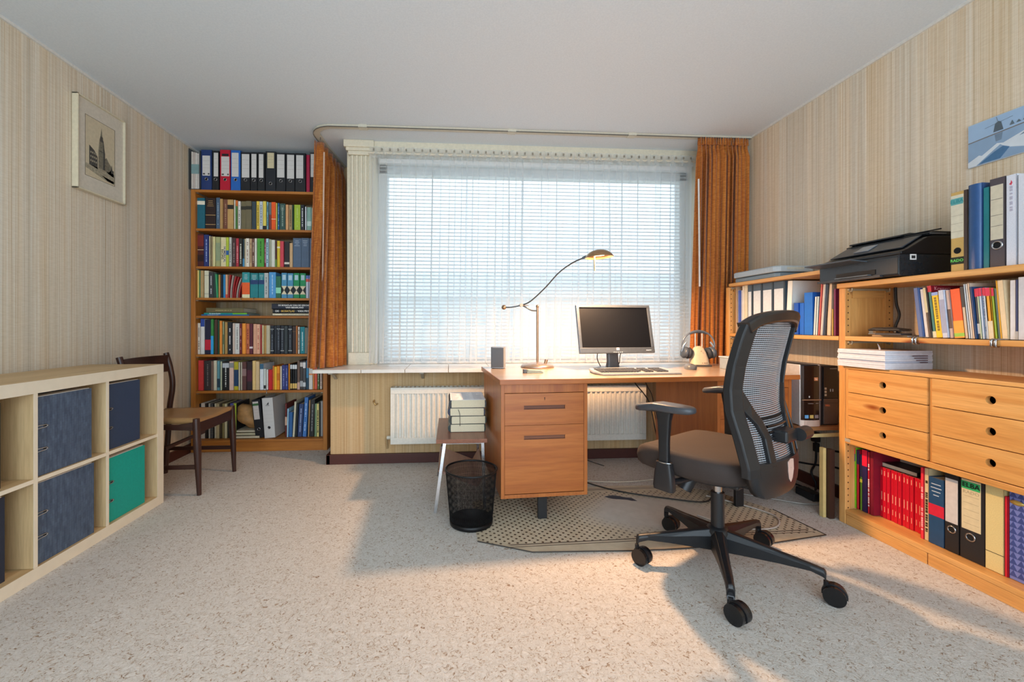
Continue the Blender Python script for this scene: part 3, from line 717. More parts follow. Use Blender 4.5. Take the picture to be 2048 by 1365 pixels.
(-1.332, -1.31, 0.199, '333a78','twin indigo volume','matching indigo volume','t 8890c0'),
(-1.308, -1.294, 0.21, 'e28b24','orange book','thin orange book',''),
(-1.292, -1.278, 0.21, '17171a','first black paperback','black paperback with cream foot and head','b .04 .24 d8b060;b .8 .96 d8d8d8'),
(-1.276, -1.261, 0.209, '17171a','second black paperback','black paperback with cream foot and head','b .04 .24 d8b060;b .8 .96 d8d8d8'),
(-1.259, -1.24, 0.209, '17171a','third black paperback','black paperback with cream foot and head','b .04 .24 d8b060;b .8 .96 d8d8d8'),
(-1.238, -1.218, 0.235, '6e5648','brown book','tall brown book','b 0 .25 c8a090'),
(-1.216, -1.193, 0.231, '3c3836','black and white book','black and white mottled book','b .8 .95 c8c0b8;b .1 .3 a8a8a8'),
(-1.191, -1.17, 0.232, '4a4a4c','grey mottled book','grey mottled book','b .75 .95 d8d8d8;b .1 .25 c8c8c8'),
(-1.168, -1.148, 0.235, '3f82a8','blue book','blue book','b 0 .4 1f3f50'),
(-1.146, -1.116, 0.195, 'd6d0c6','white book','white book with orange mark','b .6 .66 e08a50'),
(-1.115, -1.103, 0.182, 'd9853a','orange booklet','thin orange booklet',''),
(-1.102, -1.08, 0.182, 'd9583f','coral book','coral book under the windowsill',''),
(-1.077, -1.062, 0.179, '5d7a44','green book','green booklet under the windowsill','t d8d8c8'),
(-1.06, -1.043, 0.175, 'c9b8a6','', "cream booklet against the bookcase's right side", 't 8a4a4a')]),
"R7":(3.56,0.096,[
(-2.027, -2.007, 0.283, '1e1e22','black booklet','black booklet at left end',''),
(-2.005, -1.974, 0.286, 'd3c6b6','cream booklet','cream booklet',''),
(-1.972, -1.951, 0.283, '22201f','black booklet','black booklet',''),
(-1.949, -1.934, 0.282, 'cfc9b8','off-white booklet','off-white booklet',''),
(-1.932, -1.905, 0.282, '1a1a1c','spiral-bound black booklet','spiral-bound black booklet','S'),
(-1.903, -1.888, 0.28, 'ddd2b4','cream booklet','thin cream booklet',''),
(-1.886, -1.86, 0.28, 'b8a57c','tan booklet','tan booklet',''),
(-1.858, -1.841, 0.28, '4a3d2c','dark brown booklet','dark brown booklet',''),
(-1.839, -1.821, 0.28, '8a7c50','olive booklet','olive booklet',''),
(-1.819, -1.801, 0.279, 'd2c7a0','pale booklet','pale yellowish booklet',''),
(-1.799, -1.783, 0.28, '35302a','charcoal booklet','charcoal booklet',''),
(-1.781, -1.751, 0.281, '4a4d86','indigo booklet','indigo booklet',''),
(-1.749, -1.728, 0.282, '202022','lime booklet','black booklet with lime green spine','b .0 1 a8b834'),
(-1.347, -1.332, 0.274, '702c28','dark red book','short dark red book with pale patch','b .35 .6 d0a890'),
(-1.331, -1.319, 0.233, '9fc6dc','light blue booklet','light blue booklet','L 1'),
(-1.317, -1.289, 0.204, '2e5f96','blue book','short blue book','L 1'),
(-1.286, -1.269, 0.289, 'c6bda4','cream book','tall cream book','L 3'),
(-1.266, -1.25, 0.273, '23282c','black book','black book','L 3'),
(-1.247, -1.21, 0.27, '2b3c66','navy book','navy book','t a8b4d0;L 3'),
(-1.206, -1.176, 0.324, '3d6fae','tall royal blue book','tall royal blue book','t b8cce8;L 3'),
(-1.166, -1.152, 0.3, 'b08a5c','tan book','thin tan book','L 2'),
(-1.151, -1.117, 0.305, '22211f','black book','tall black book','t 8a8a8a;L 2'),
(-1.111, -1.094, 0.271, '6f8a66','sage book','sage green book','L 1'),
(-1.092, -1.073, 0.27, 'd6c476','yellow book','pale yellow book','T 3a3a2a'),
(-1.072, -1.065, 0.278, '1f1f22','black booklet','very thin black booklet',''),
(-1.064, -1.044, 0.29, '8f8c88','', "grey book against the bookcase's right side", '')]),
}
RIGHT={
"A":(2.04,0.957,[
(1.699, 1.682, 0.217, '52699a','slate blue book','slate blue book leaning left','L -6'),
(1.68, 1.663, 0.21, 'dcdcdc','white book','white book leaning left','L -6'),
(1.662, 1.653, 0.215, '5a4a40','mottled dark book','mottled dark book with cream top','b .5 1 c9bd96;L -6'),
(1.652, 1.637, 0.222, '3a7d7a','tall dictionary','tall teal dictionary with red top and red front cover','b .88 1 c4283c;b 0 .12 ded8b8;K;L -6'),
(1.636, 1.612, 0.192, 'f0c62a','yellow book','yellow book with pale blue top','b .93 1 8aa5e0;t 8a7020;L -6'),
(1.61, 1.591, 0.199, 'c3cbdc','white-blue book','white and lilac-blue book','b .1 .8 9aa0b8;L -5'),
(1.59, 1.577, 0.197, 'bfa69c','greyish pink book','greyish pink book with brown dog picture','b .2 .6 5c4a44;L -5'),
(1.575, 1.541, 0.2, 'ee5a2a','red-orange dictionary','thick red-orange dictionary fading to yellow','b 0 .35 eda040;b .03 .1 8fc04a;L -5'),
(1.54, 1.529, 0.208, 'c8b49c','half-dark book','cream book with dark upper half','b .6 1 33363c;L -5'),
(1.528, 1.521, 0.217, 'b9cde0','pale blue magazine','pale blue magazine','L -5'),
(1.52, 1.513, 0.217, 'dfe3e6','white magazine','white magazine','L -5'),
(1.513, 1.505, 0.219, 'cfb9a5','beige magazine','beige magazine','L -5'),
(1.504, 1.497, 0.204, '2b4a78','navy magazine','navy magazine','L -5'),
(1.497, 1.489, 0.195, '3a4658','red-topped dark magazine','dark magazine with red top','b .84 1 d0234e;b .1 .3 b8c0c8;L -4'),
(1.489, 1.483, 0.196, 'c9d8b8','red-topped green-white magazine','greenish white magazine with red top','b .84 1 d0234e;L -4'),
(1.483, 1.475, 0.197, 'b7cbe4','red-topped light blue magazine','light blue magazine with red top','b .84 1 d0234e;L -4'),
(1.475, 1.468, 0.197, 'a9c0de','second light blue magazine','blue striped magazine with red top','b .84 1 d0234e;t 6a88c0;L -4'),
(1.468, 1.461, 0.197, 'c4d6e6','third light blue magazine','pale magazine with red top','b .84 1 d0234e;L -4'),
(1.46, 1.446, 0.195, 'dd9a2c','orange magazine','orange and tan magazine with red top','b .84 1 d0234e;b 0 .35 d8c8a8;L -4'),
(1.445, 1.437, 0.194, '8fae35','green magazine','olive green magazine with red top','b .84 1 d0234e;L -4'),
(1.436, 1.426, 0.191, '4f6e74','grey-teal magazine','grey-teal magazine','L -4'),
(1.424, 1.406, 0.22, 'dfc8a2','yellow-edged folder','cream paper stack in yellow-edged folder','Y;L -4'),
(1.405, 1.388, 0.217, 'd4d6da','white ream','thick white paper bundle',''),
(1.387, 1.379, 0.217, '2f4678','navy binder','narrow navy binder with grey foot','b 0 .14 b8b8b8'),
(1.378, 1.353, 0.225, 'c4c6cc','','thick pale grey paper bundle cut by frame edge','')]),
"B":(2.07,0.075,[
(2.061, 2.048, 0.275, '1e2040','navy folder','thin navy folder at left end',''),
(2.047, 2.018, 0.307, '7dc01e','red-capped green book','lime green book with red cap','b .9 1 e0143c;b .78 .9 3a4a7a;t d8e8b8'),
(2.017, 2.001, 0.299, 'c21a34','red book','thin red book with navy top','b .76 1 2a1f4e'),
(2.0, 1.986, 0.28, '6aa030','green booklet','green booklet with navy top','b .6 1 2a2a50;b .5 .56 e8d84a'),
(1.985, 1.959, 0.31, '24184a','purple-navy book','purple-navy book with red top','b .74 1 e0143c'),
(1.957, 1.946, 0.306, 'b01a30','dark red book','dark red book with white lettering','T e8d8d8'),
(1.945, 1.927, 0.314, '7a1028','deep red folder','tall deep red folder','')]),
"BR":(2.06,0.075,[
(1.715, 1.702, 0.311, 'e03040','red-spined book','bright red book with pink lettering','T ffb0b0'),
(1.701, 1.684, 0.313, 'cdb88e','cream book','cream book with black vertical lettering','T 3a3020'),
(1.682, 1.624, 0.284, '1d4468','blue statistics book','dark blue book with red band','b .43 .6 c81e38;h c8d4e0'),
(1.622, 1.571, 0.334, '1d1d20','plain-labelled black binder','black binder with plain white label','B 5'),
(1.569, 1.488, 0.342, '1f1f22','green-labelled black binder','wide black binder with green-headed cream label','E '),
(1.488, 1.432, 0.343, 'd9c68a','cream file box','cream file box with dark line','b .2 .206 3a3020'),
(1.43, 1.421, 0.298, 'c01c30','red folder','thin red folder',''),
(1.42, 1.375, 0.324, '6f7ab8','','purple-blue triangle-patterned folder cut by frame edge','P')]),
"C":(2.05,0.955,[
(2.904, 2.886, 0.334, 'b8a48c','tan book','tan book at left end',''),
(2.884, 2.875, 0.307, 'e6e6e6','white magazine','thin white magazine',''),
(2.874, 2.853, 0.304, '4a66b4','blue magazine','blue striped magazine',''),
(2.852, 2.836, 0.302, 'c9cfe2','pale lilac magazine','pale lilac magazine',''),
(2.834, 2.813, 0.331, 'e2ddd0','off-white book','off-white book',''),
(2.812, 2.779, 0.338, 'd8cfb4','cream book','wide cream book',''),
(2.777, 2.728, 0.332, '4f6272','first grey binder','slate grey binder with white label','G'),
(2.726, 2.642, 0.333, '4f6272','second grey binder','wide slate grey binder','G'),
(2.639, 2.547, 0.331, '4a5c6c','third grey binder','wide slate grey binder','G'),
(2.544, 2.451, 0.331, '4a5c6c','fourth grey binder','widest slate grey binder','G'),
(2.448, 2.41, 0.324, 'e6ebe6','white file box','tall white file box leaning right','L 3'),
(2.383, 2.35, 0.188, '0f4fae','short blue box','short glossy blue folder',''),
(2.349, 2.318, 0.186, '1a62c4','second short blue box','short bright blue folder',''),
(2.317, 2.259, 0.244, '1668c4','tall blue folder','tall blue folder',''),
(2.257, 2.241, 0.216, 'c9d6dc','small white booklet','small white booklet','L 3'),
(2.239, 2.223, 0.216, 'b8ccd0','pale aqua booklet','pale aqua booklet','L 3'),
(2.221, 2.212, 0.306, 'd4655c','red folder','thin red folder leaning right','L 4'),
(2.211, 2.2, 0.311, 'e0d8d0','white folder','thin white folder leaning right','L 4'),
(2.2, 2.19, 0.307, '9aa2aa','grey folder','thin grey folder leaning right','L 4'),
(2.189, 2.176, 0.302, '3a4660','navy folder','navy folder leaning right','L 4'),
(2.173, 2.163, 0.293, '26262a','spiral notebook','black spiral-bound notebook leaning right','S;L 4'),
(2.162, 2.139, 0.283, 'cdb9a0','beige book','beige book','L 2'),
(2.137, 2.126, 0.143, 'b0944a','short ochre booklet','short ochre booklet',''),
(2.124, 2.112, 0.25, '7a2a58','magenta folder','thin magenta folder','')]),
"T":(2.03,1.226,[
(1.577, 1.521, 0.319, 'cfa860','yellowed binder','yellowed binder with black hole and green lettering','Q'),
(1.519, 1.475, 0.331, '274a7c','blue ring binder','blue ring binder with plain padded spine',''),
(1.474, 1.455, 0.308, '1f7a80','teal folder','thin teal folder',''),
(1.453, 1.407, 0.332, '4f474c','dark grey binder','dark grey binder with cream label and ring','B 6'),
(1.406, 1.376, 0.33, 'dcdde6','white binder with red mark','slim white binder with red flame mark','M'),
(1.374, 1.319, 0.323, 'd8dae2','','white binder cut by right frame edge','')]),
}# ================================================================ TALL BOOKCASE
bcx0, bcx1, bcy0, bcy1 = -2.048, -.992, 3.50, 3.80
bc = thing('bookcase', 'tall orange-brown wooden bookcase filled with books in the left alcove', 'bookcase', (-1.52, 3.65, 0))
def loc(m, name, mat, par, **k):
    o = m.build(name, mat, par, **k); p = par
    o.location = (-par.location[0], -par.location[1], -par.location[2]); return o
for x0 in (bcx0, bcx1 - .034):
    loc(bx(x0, x0 + .034, bcy0, bcy1, 0, 2.09), 'side_panel', case_wood('z'), bc, bevel=.002)
for z in (2.091, 1.783, 1.482, 1.232, 1.089, .78, .489, .096):
    if z == 2.091: loc(bx(bcx0 + .034, bcx1 - .034, bcy0, bcy1, z - .022, z - .001), 'shelf', case_wood('x'), bc, bevel=.002)
    else: loc(bx(bcx0 + .035, bcx1 - .035, bcy0 + .004, bcy1, z - .02, z - .001), 'shelf', case_wood('x'), bc, bevel=.002)
loc(bx(bcx0 + .034, bcx1 - .034, bcy0 + .006, bcy0 + .024, 0, .075), 'plinth', case_wood('x'), bc, bevel=.002)
for z in (2.063, 1.757, 1.456, 1.206, 1.063, .754, .463):
    for x in (bcx0 + .034, bcx1 - .052): loc(bx(x, x + .018, bcy0 + .012, bcy0 + .26, z, z + .005), 'shelf_bracket', P('9a9484', .4, .6), bc)
for x, z in ((-1.664, 1.232), (-1.567, 1.232), (-1.465, .489)): loc(MB().tube([(x, bcy0 + .03, z + .002), (x, bcy0 - .002, z + .002), (x, bcy0 - .003, z - .022)], .002, 6), 'wire_clip', CHROME, bc)

SHN = {'R0': ('on top of the tall bookcase', 'on the tall bookcase top', 'binders on top of the tall bookcase'),
       'R1': ("on the tall bookcase's highest shelf", 'highest bookcase shelf', "books on the tall bookcase's highest shelf"),
       'R2': ("on the tall bookcase's second shelf", 'second bookcase shelf', "books on the tall bookcase's second shelf"),
       'R3': ("on the tall bookcase's third shelf", 'third bookcase shelf', "books on the tall bookcase's third shelf"),
       'R5': ("on the tall bookcase's fifth shelf", 'fifth bookcase shelf', "books on the tall bookcase's fifth shelf"),
       'R6': ("on the tall bookcase's sixth shelf", 'sixth bookcase shelf', "books on the tall bookcase's sixth shelf"),
       'R7': ("on the tall bookcase's bottom shelf", 'bottom bookcase shelf', "books on the tall bookcase's bottom shelf"),
       'A': ('right unit above drawers', 'shelf above drawers', 'books on the right shelf above the drawers'),
       'B': ('bottom right shelf', 'bottom right shelf', 'books left of the red series on the bottom right shelf'),
       'BR': ('bottom right shelf', 'bottom right shelf', 'books right of the red series on the bottom right shelf'),
       'C': ('shelf behind the office chair', 'shelf behind office chair', 'binders and books on the shelf behind the office chair'),
       'T': ('right unit top beside printer', 'on the right unit top', 'binders on top of the right unit')}
def mklabel(key, desc, short, prev, prev2, usedset):
    sh = SHN[key][1]; sh = sh if sh.startswith('on ') else 'on ' + sh
    cands = [f"{desc} {sh}"] if not prev else []
    if prev: cands.append(f"{desc} {sh}, right of {prev}")
    if prev2: cands.append(f"{desc} {sh}, second after {prev2}")
    if prev and prev2: cands.append(f"{desc} {sh}, after {prev2} and {prev}")
    for c in cands:
        if c not in usedset and len(c.split()) <= 16: usedset.add(c); return c
    for c in (f'{desc} {sh}', f'{desc} {sh}, right of {prev}'):
        if c not in usedset and len(c.split()) <= 16: usedset.add(c); return c
    c = cands[-1]; usedset.add(c); print('LABELPROB', key, c); return c
used = set()
TOPW = {}
def row(key, tab, side):
    yp, zb, L = tab; prev = prev2 = None; rnd = random.Random(len(L) * 31)
    for i, (a, b, h, col, short, desc, opt) in enumerate(L):
        opt = opt.strip()
        t = abs(b - a) - .0012; lean = 0
        for q in opt.split(';'):
            if q.startswith('L '): lean = float(q.split()[1])
        opts = ';'.join(q for q in opt.split(';') if not q.startswith('L '))
        lab = mklabel(key, desc, short, prev, prev2, used); prev2 = prev; prev = short
        d = .20 if side == 'r' else .21; d += rnd.uniform(-.025, .02); jit = rnd.uniform(-.004, .006)
        nm = 'book'; cat = 'book'
        if opt.startswith('B ') and side == 'l':
            f = list(map(float, opt.split()[1:])); lc = 'd8d2cc' if 'yellowed' not in desc else 'd8c8a0'
            o = binder(t, h, .27, col, f, lc, rnd, .085 if 'yellowed' not in desc else .062, 1.1); nm = 'ring_binder'; cat = 'binder'; jit = 0
            if col in ('1c3468', 'b80c2c'):
                bx(f[0] + .004, f[0] + .02, -.0014, 0, f[2] + .008, f[2] + .02).build('label_mark', P('55504c'), o); bx(f[1] - .016, f[1] - .004, -.0014, 0, f[2] + .008, f[2] + .02).build('label_mark', P('55504c'), o)
                if col == 'b80c2c': bx(f[0] + .006, f[1] - .006, -.0014, 0, f[3] + .004, f[3] + .022).build('logo_patch', P('1b1c20'), o)
        elif opt == 'F':
            o = fan(t, h, col); nm = 'booklet_bundle'; cat = 'booklets'
        elif opt in ('B 5', 'B 6', 'E', 'Q', 'G', 'M') or 'binder' in desc or 'file box' in desc:
            nm = 'ring_binder'; cat = 'binder'; jit = 0
            if 'file box' in desc: nm = 'file_box'; cat = 'file box'
            o = binder(t, h, .215 if side == 'r' else .26, col, None, 'e8e8e8', rnd, 0, 1.05)
            if opt == 'B 5': bx(.003, t - .004, -.0008, .0003, h * .36, h * .9).build('spine_label', P('cfc8c4', .6), o); ring_hole(o, t * .5, h * .28, .0155)
            if opt == 'B 6':
                bx(.003, t - .006, -.0008, .0003, h * .31, h * .92).build('spine_label', P('d8cdb4', .6), o); ring_hole(o, t * .5, h * .245, .0165)
                m = MB(); [m.box(.004, t - .007, -.0012, 0, h * q, h * q + .0015) for q in (.46, .58, .76)]; m.build('label_rule', P('6a6058'), o)
            if opt == 'G': bx(.005, t - .014, -.0008, .0003, h * .1, h * .86).build('spine_label', P('dfe6ea', .6), o); bx(t - .012, t + .0003, -.0004, .002, 0, h).build('hinge_strip', P('37444e', .5), o)
            if opt == 'E':
                bx(.006, t - .012, -.0008, .0003, h * .35, h * .93).build('spine_label', P('d8c9a2', .6), o)
                bx(.006, t - .014, -.0014, 0, h * .82, h * .91).build('label_band', P('2fae68', .6), o)
                text('ELBA', .026, P('101a14', .5), o, (t / 2 - .003, -.0016, h * .865), sx=1.0, bold=.0005); text('RADO', .018, P('b8a888', .5), o, (t / 2 - .003, -.0012, h * .785), sx=1.05)
                m = MB(); [m.box(.012, t - .018, -.0012, 0, h * q, h * q + .001) for q in (.42, .5, .58, .66, .74)]; m.build('label_rule', P('a89878'), o); ring_hole(o, t * .44, h * .27, .0165)
            if opt == 'Q':
                bx(.001, t - .012, -.0008, .0003, h * .42, h * .96).build('spine_label', P('e0d8c0', .6), o); bx(.001, t - .013, -.0014, 0, h * .84, h * .92).build('label_band', P('5fa8a8', .6), o)
                bx(t - .011, t + .0004, -.0006, .003, 0, h).build('hinge_strip', P('4a3a34', .5), o); bx(0, t - .011, -.0012, 0, h * .09, h * .18).build('label_band', P('1d2a1c', .6), o)
                text('ELBA', .020, P('2f8f94', .5), o, (t / 2 - .006, -.0016, h * .88), bold=.0003); text('RADO', .0155, P('68d860', .5), o, (t / 2 - .006, -.0014, h * .135), bold=.0003)
                MB().lathe([(0, 0), (.0125, 0)], n=20).build('finger_hole', P('0a0a0c', .9), o, loc=(t * .42, -.001, h * .26), rot=(PI / 2, 0, 0))
                m = MB(); [m.box(.002, t - .014, -.0012, 0, h * q, h * q + .001) for q in (.5, .6, .7)]; m.build('label_rule', P('a89878'), o)
            if opt == 'M':
                m = MB(); m.prism([(t * .3, h * .9), (t * .5, h * .885), (t * .62, h * .91), (t * .5, h * .94), (t * .45, h * .915)], -.0008, 0, 'y'); m.build('logo_mark', P('d04058'), o)
                dashes(h, t, rnd, True, .6, .86).build('lettering', P('b8b4c4'), o)
            if 'dark line' in desc: bx(-.0003, t + .0003, -.0006, .001, h * .2, h * .206).build('spine_band', P('3a3020'), o)
            if 'padded' in desc:
                loft(MB(), [[(t * .02 + (t * .96) * (x + 1) / 2, -.008 * (1 - abs(x) ** 3) * (1 if k else 1), z) for x in [q / 5 - 1 for q in range(11)]] + [(t * .98, .004, z), (t * .02, .004, z)] for k, z in enumerate((.001, h * .5, h - .001))]).build('spine_padding', P('2c5284', .35), o)
            if 'grey foot' in desc: bx(-.0004, t + .0004, -.0006, .03, 0, h * .14).build('spine_foot', P('b0b0ae', .5), o)
        else: o = book(t, h, d, col, opts, rnd)
        o.name = nm
        if side == 'l': put(o, a, yp + jit, zb, 0, lean, t)
        else: put(o, yp + jit, a, zb, -PI / 2, lean, t)
        tag(o, lab, cat, SHN[key][2])
def fan(t, h, col):
    o = empty('booklet_bundle'); c = P(col, .45, 0, 1.1)
    for k in range(6):
        m = MB(); b0 = k * .014; n = 8; vs = []
        for i in range(n + 1):
            f = i / n; x = b0 + .05 * f * f * (.25 + k * .11) - .0 ; vs += [(x + .0, .004 * k, h * f * (1 - .03 * k)), (x + .008, .004 * k, h * f * (1 - .03 * k)), (x + .008, .2, h * f * (1 - .03 * k)), (x, .2, h * f * (1 - .03 * k))]
        loft(m, [vs[4 * i:4 * i + 4] for i in range(n + 1)], False); m.build('booklet', c if k % 3 != 1 else P('b8a89c', .6), o)
    return o
for k in ('R0', 'R1', 'R2', 'R3', 'R5', 'R6', 'R7'): row(k, LEFT[k], 'l')
# magazine file at the far left of the bookcase top
o = thing('magazine_holder', 'clear grey magazine holder of papers left of the navy binder on the bookcase', 'magazine holder', (-2.052, 3.50, 2.0915))
m = MB(); m.box(-.012, -.009, 0, .24, .0, .325); m.box(.07, .073, 0, .24, 0, .31); m.box(-.012, .073, .237, .24, 0, .31); m.box(-.012, .073, 0, .24, 0, .003); m.build('case', P('55585a', .3), o)
for i, c in enumerate(('d8ccc0', 'c8b8ae', 'dcd4ca', 'cfc4bc')): bx(.004 + i * .015, .017 + i * .015, .008, .22, .004, .30 - i * .004).build('paper_stack', P(c, .7), o)
bx(.004, .062, .0065, .009, .125, .20).build('paper_band', P('7f9c9c', .6), o)
# flat stacks on the fourth shelf
def flatbook(x0, x1, y0, y1, z0, z1, col, label, grp, rz=0, spine=True, page='d0c4ac'):
    o = thing('book', label, 'book', (x0, y0, z0 + .0004), rz, grp); w, d, h = x1 - x0, y1 - y0, z1 - z0 - .0006; c = P(col, .45, 0, 1.1); cv = min(.0025, h * .15)
    m = MB(); m.box(0, w, 0, d, 0, cv); m.box(0, w, 0, d, h - cv, h); m.box(0, w, 0, cv, 0, h); m.build('cover', c, o)
    bx(.003, w - .004, cv, d - .003, cv, h - cv).build('pages', P(page, .85), o); return o, w, h
G4 = "atlases lying flat on the tall bookcase's fourth shelf"
o, w, h = flatbook(-1.985, -1.62, 3.53, 3.76, 1.089, 1.099, '1f72b4', 'blue book at the bottom of the left flat stack, fourth bookcase shelf', G4, R(1)); text('NEDERLAND IN KAART', .008, P('cfe0ee'), o, (.09, -.0005, h / 2))
o, w, h = flatbook(-1.965, -1.635, 3.53, 3.77, 1.0995, 1.112, '2a9a8e', 'green-blue atlas in the middle of the left flat stack, fourth bookcase shelf', G4, R(1)); bx(.22, w, -.0006, 0, .0, h).build('spine_band', P('7cc83e'), o); text('De nieuwe Bosatlas', .011, P('f0f4f4'), o, (.085, -.0008, h / 2), bold=.0003)
o, w, h = flatbook(-1.945, -1.655, 3.525, 3.75, 1.1125, 1.152, '6a6040', 'thick olive book on top of the left flat stack, fourth bookcase shelf', G4, R(-1)); dashes(.29, .02, random.Random(4), True, .25, .7).build('lettering', P('b8a870'), o, rot=(0, PI / 2, 0), loc=(0, 0, .028))
o, w, h = flatbook(-1.43, -1.08, 3.525, 3.77, 1.089, 1.110, 'd8ccae', 'cream atlas at the bottom of the right flat stack, fourth bookcase shelf', G4); text('NEDERLAND IN KAARTEN', .017, P('b8a888'), o, (w / 2, -.0006, h / 2))
o, w, h = flatbook(-1.43, -1.075, 3.525, 3.77, 1.1105, 1.142, '1d1e22', 'black atlas with white and yellow capitals, middle of the right flat stack, fourth shelf', G4)
text('DE', .022, P('f0ece4'), o, (.035, -.0006, h / 2), bold=.0004); text('BOSATLAS', .022, P('e8b84a'), o, (.12, -.0006, h / 2), bold=.0004); text('VAN FRYSLAN', .022, P('f0ece4'), o, (.268, -.0006, h / 2), bold=.0004)
o, w, h = flatbook(-1.435, -1.075, 3.52, 3.77, 1.1425, 1.186, '1a2233', 'thick navy atlas with two lines of capitals, top of right flat stack, fourth shelf', G4)
text('DE BOSATLAS VAN DE GESCHIEDENIS', .0175, P('f0ece4'), o, (w / 2 + .02, -.0006, h * .70), bold=.0004); text('VAN NEDERLAND', .0175, P('f0ece4'), o, (w * .5, -.0006, h * .28), bold=.0004)
# bottom shelf: bag, flat books, two leaning binders
G7 = "papers lying on the tall bookcase's bottom shelf"
for i, (z0, z1, x1, c) in enumerate(((.0965, .118, -1.57, 'cfc2a6'), (.1185, .140, -1.585, 'c2b696'), (.1405, .158, -1.60, 'd6cab0'))):
    flatbook(-1.755, x1 + .03, 3.54 + i * .012, 3.73, z0, z1, c, ('lowest cream book lying flat beside the leaning binders, bottom bookcase shelf', 'middle cream book lying flat beside the leaning binders, bottom bookcase shelf', 'topmost cream book lying flat under the brown bag, bottom bookcase shelf')[i], G7, 0)
m = MB(); loops = []; rr = random.Random(5)
ax0, ax1 = Vector((-1.735, 3.63, .335)), Vector((-1.588, 3.62, .195))
for i in range(13):
    f = i / 12; c = ax0.lerp(ax1, f); r = .074 * (math.sin(PI * (f * .86 + .07)) ** .5); lp = []
    for k in range(18):
        an = 2 * PI * k / 18; q = r * (1 + .13 * math.sin(an * 3 + f * 7) + rr.uniform(-.05, .05))
        lp.append(c + Vector((math.sin(an) * q * .55, math.cos(an) * q * 1.2, math.sin(an) * q * .85)))
    loops.append([tuple(p) for p in lp])
loft(m, loops); o = m.build('paper_bag', P('b0824e', .6, 0, 1, .2, 30)); tag(o, 'crumpled brown paper bag wedged left of the leaning black binder, bottom bookcase shelf', 'bag')
o = binder(.068, .31, .25, '15161a', (.006, .05, .15, .295), 'd2c6be', random.Random(1), .07, 1.1); bx(.006, .05, -.0014, 0, .262, .28).build('label_band', P('3f6a3c'), o)
o.name = 'ring_binder'; put(o, -1.572, 3.545, .0955, 0, -6, .068); tag(o, 'black binder leaning left against the brown bag, bottom bookcase shelf', 'binder', 'leaning binders on the bottom bookcase shelf')
o = binder(.085, .325, .26, 'd2ccc6', None, 'd2c6be', random.Random(1), .085, 1.0); m = MB(); m.prism([(.03, .27), (.05, .27), (.052, .292), (.044, .282), (.038, .276)], -.0009, 0, 'y'); m.box(.026, .055, -.0009, 0, .262, .265); m.build('logo_mark', P('2a2a2c'), o)
m = MB(); [m.box(.008, .078, -.0007, 0, .1 + q * .03, .101 + q * .03) for q in range(5)]; m.build('label_rule', P('b4aea8'), o)
o.name = 'ring_binder'; put(o, -1.497, 3.535, .0955, 0, -4, .085); tag(o, 'white binder leaning against the black binder, bottom bookcase shelf', 'binder', 'leaning binders on the bottom bookcase shelf')

# ================================================================ RIGHT SHELVING
UX0, UX1 = 2.005, 2.27
PX, PY, PZ = pine('x'), pine('y'), pine('z')
def side_frame(par, y0, y1, h, face=True):
    for x0 in (UX0, UX1 - .045):
        bx(x0, x0 + (.030 if x0 == UX0 else .045), y0, y1, 0, h).build('post', PZ, par, bevel=.003)
    bx(UX0 + .030, UX1 - .045, y0 + (y1 - y0) * .3, y0 + (y1 - y0) * .7, .04, h - .03).build('side_panel', PZ, par)
    for z in (.0, h - .05): bx(UX0 + .045, UX1 - .045, y0 + .004, y1 - .004, z, z + .05).build('cross_rail', PX, par)
    m = MB()
    for i in range(int(h / .032) - 1):
        z = .05 + i * .032
        for x in (UX0 + .016, UX1 - .023): m.box(x - .003, x + .003, y0 - .0008, y1 + .0008, z - .003, z + .003)
    m.build('peg_hole', P('5a3214', .8), par)
ua = thing('shelving_unit', 'pine shelving unit with six drawers along the right wall', 'shelf unit', (0, 0, 0))
side_frame(ua, 2.012, 2.047, 1.20); side_frame(ua, 1.205, 1.240, 1.20)
bx(UX0 - .008, UX1, 1.20, 2.052, 1.2, 1.225).build('shelf', PY, ua, bevel=.003)
bx(UX0 - .005, UX1, 1.242, 2.010, .933, .955).build('shelf', PY, ua, bevel=.003)
bx(UX0, UX1, 1.242, 2.010, .05, .074).build('shelf', PY, ua, bevel=.003)
m = MB(); m.box(UX0 + .002, UX0 + .02, 1.242, 1.641, 0, .0495); m.box(UX0 + .002, UX0 + .02, 1.645, 2.010, 0, .0495); m.build('plinth', PY, ua, bevel=.002)
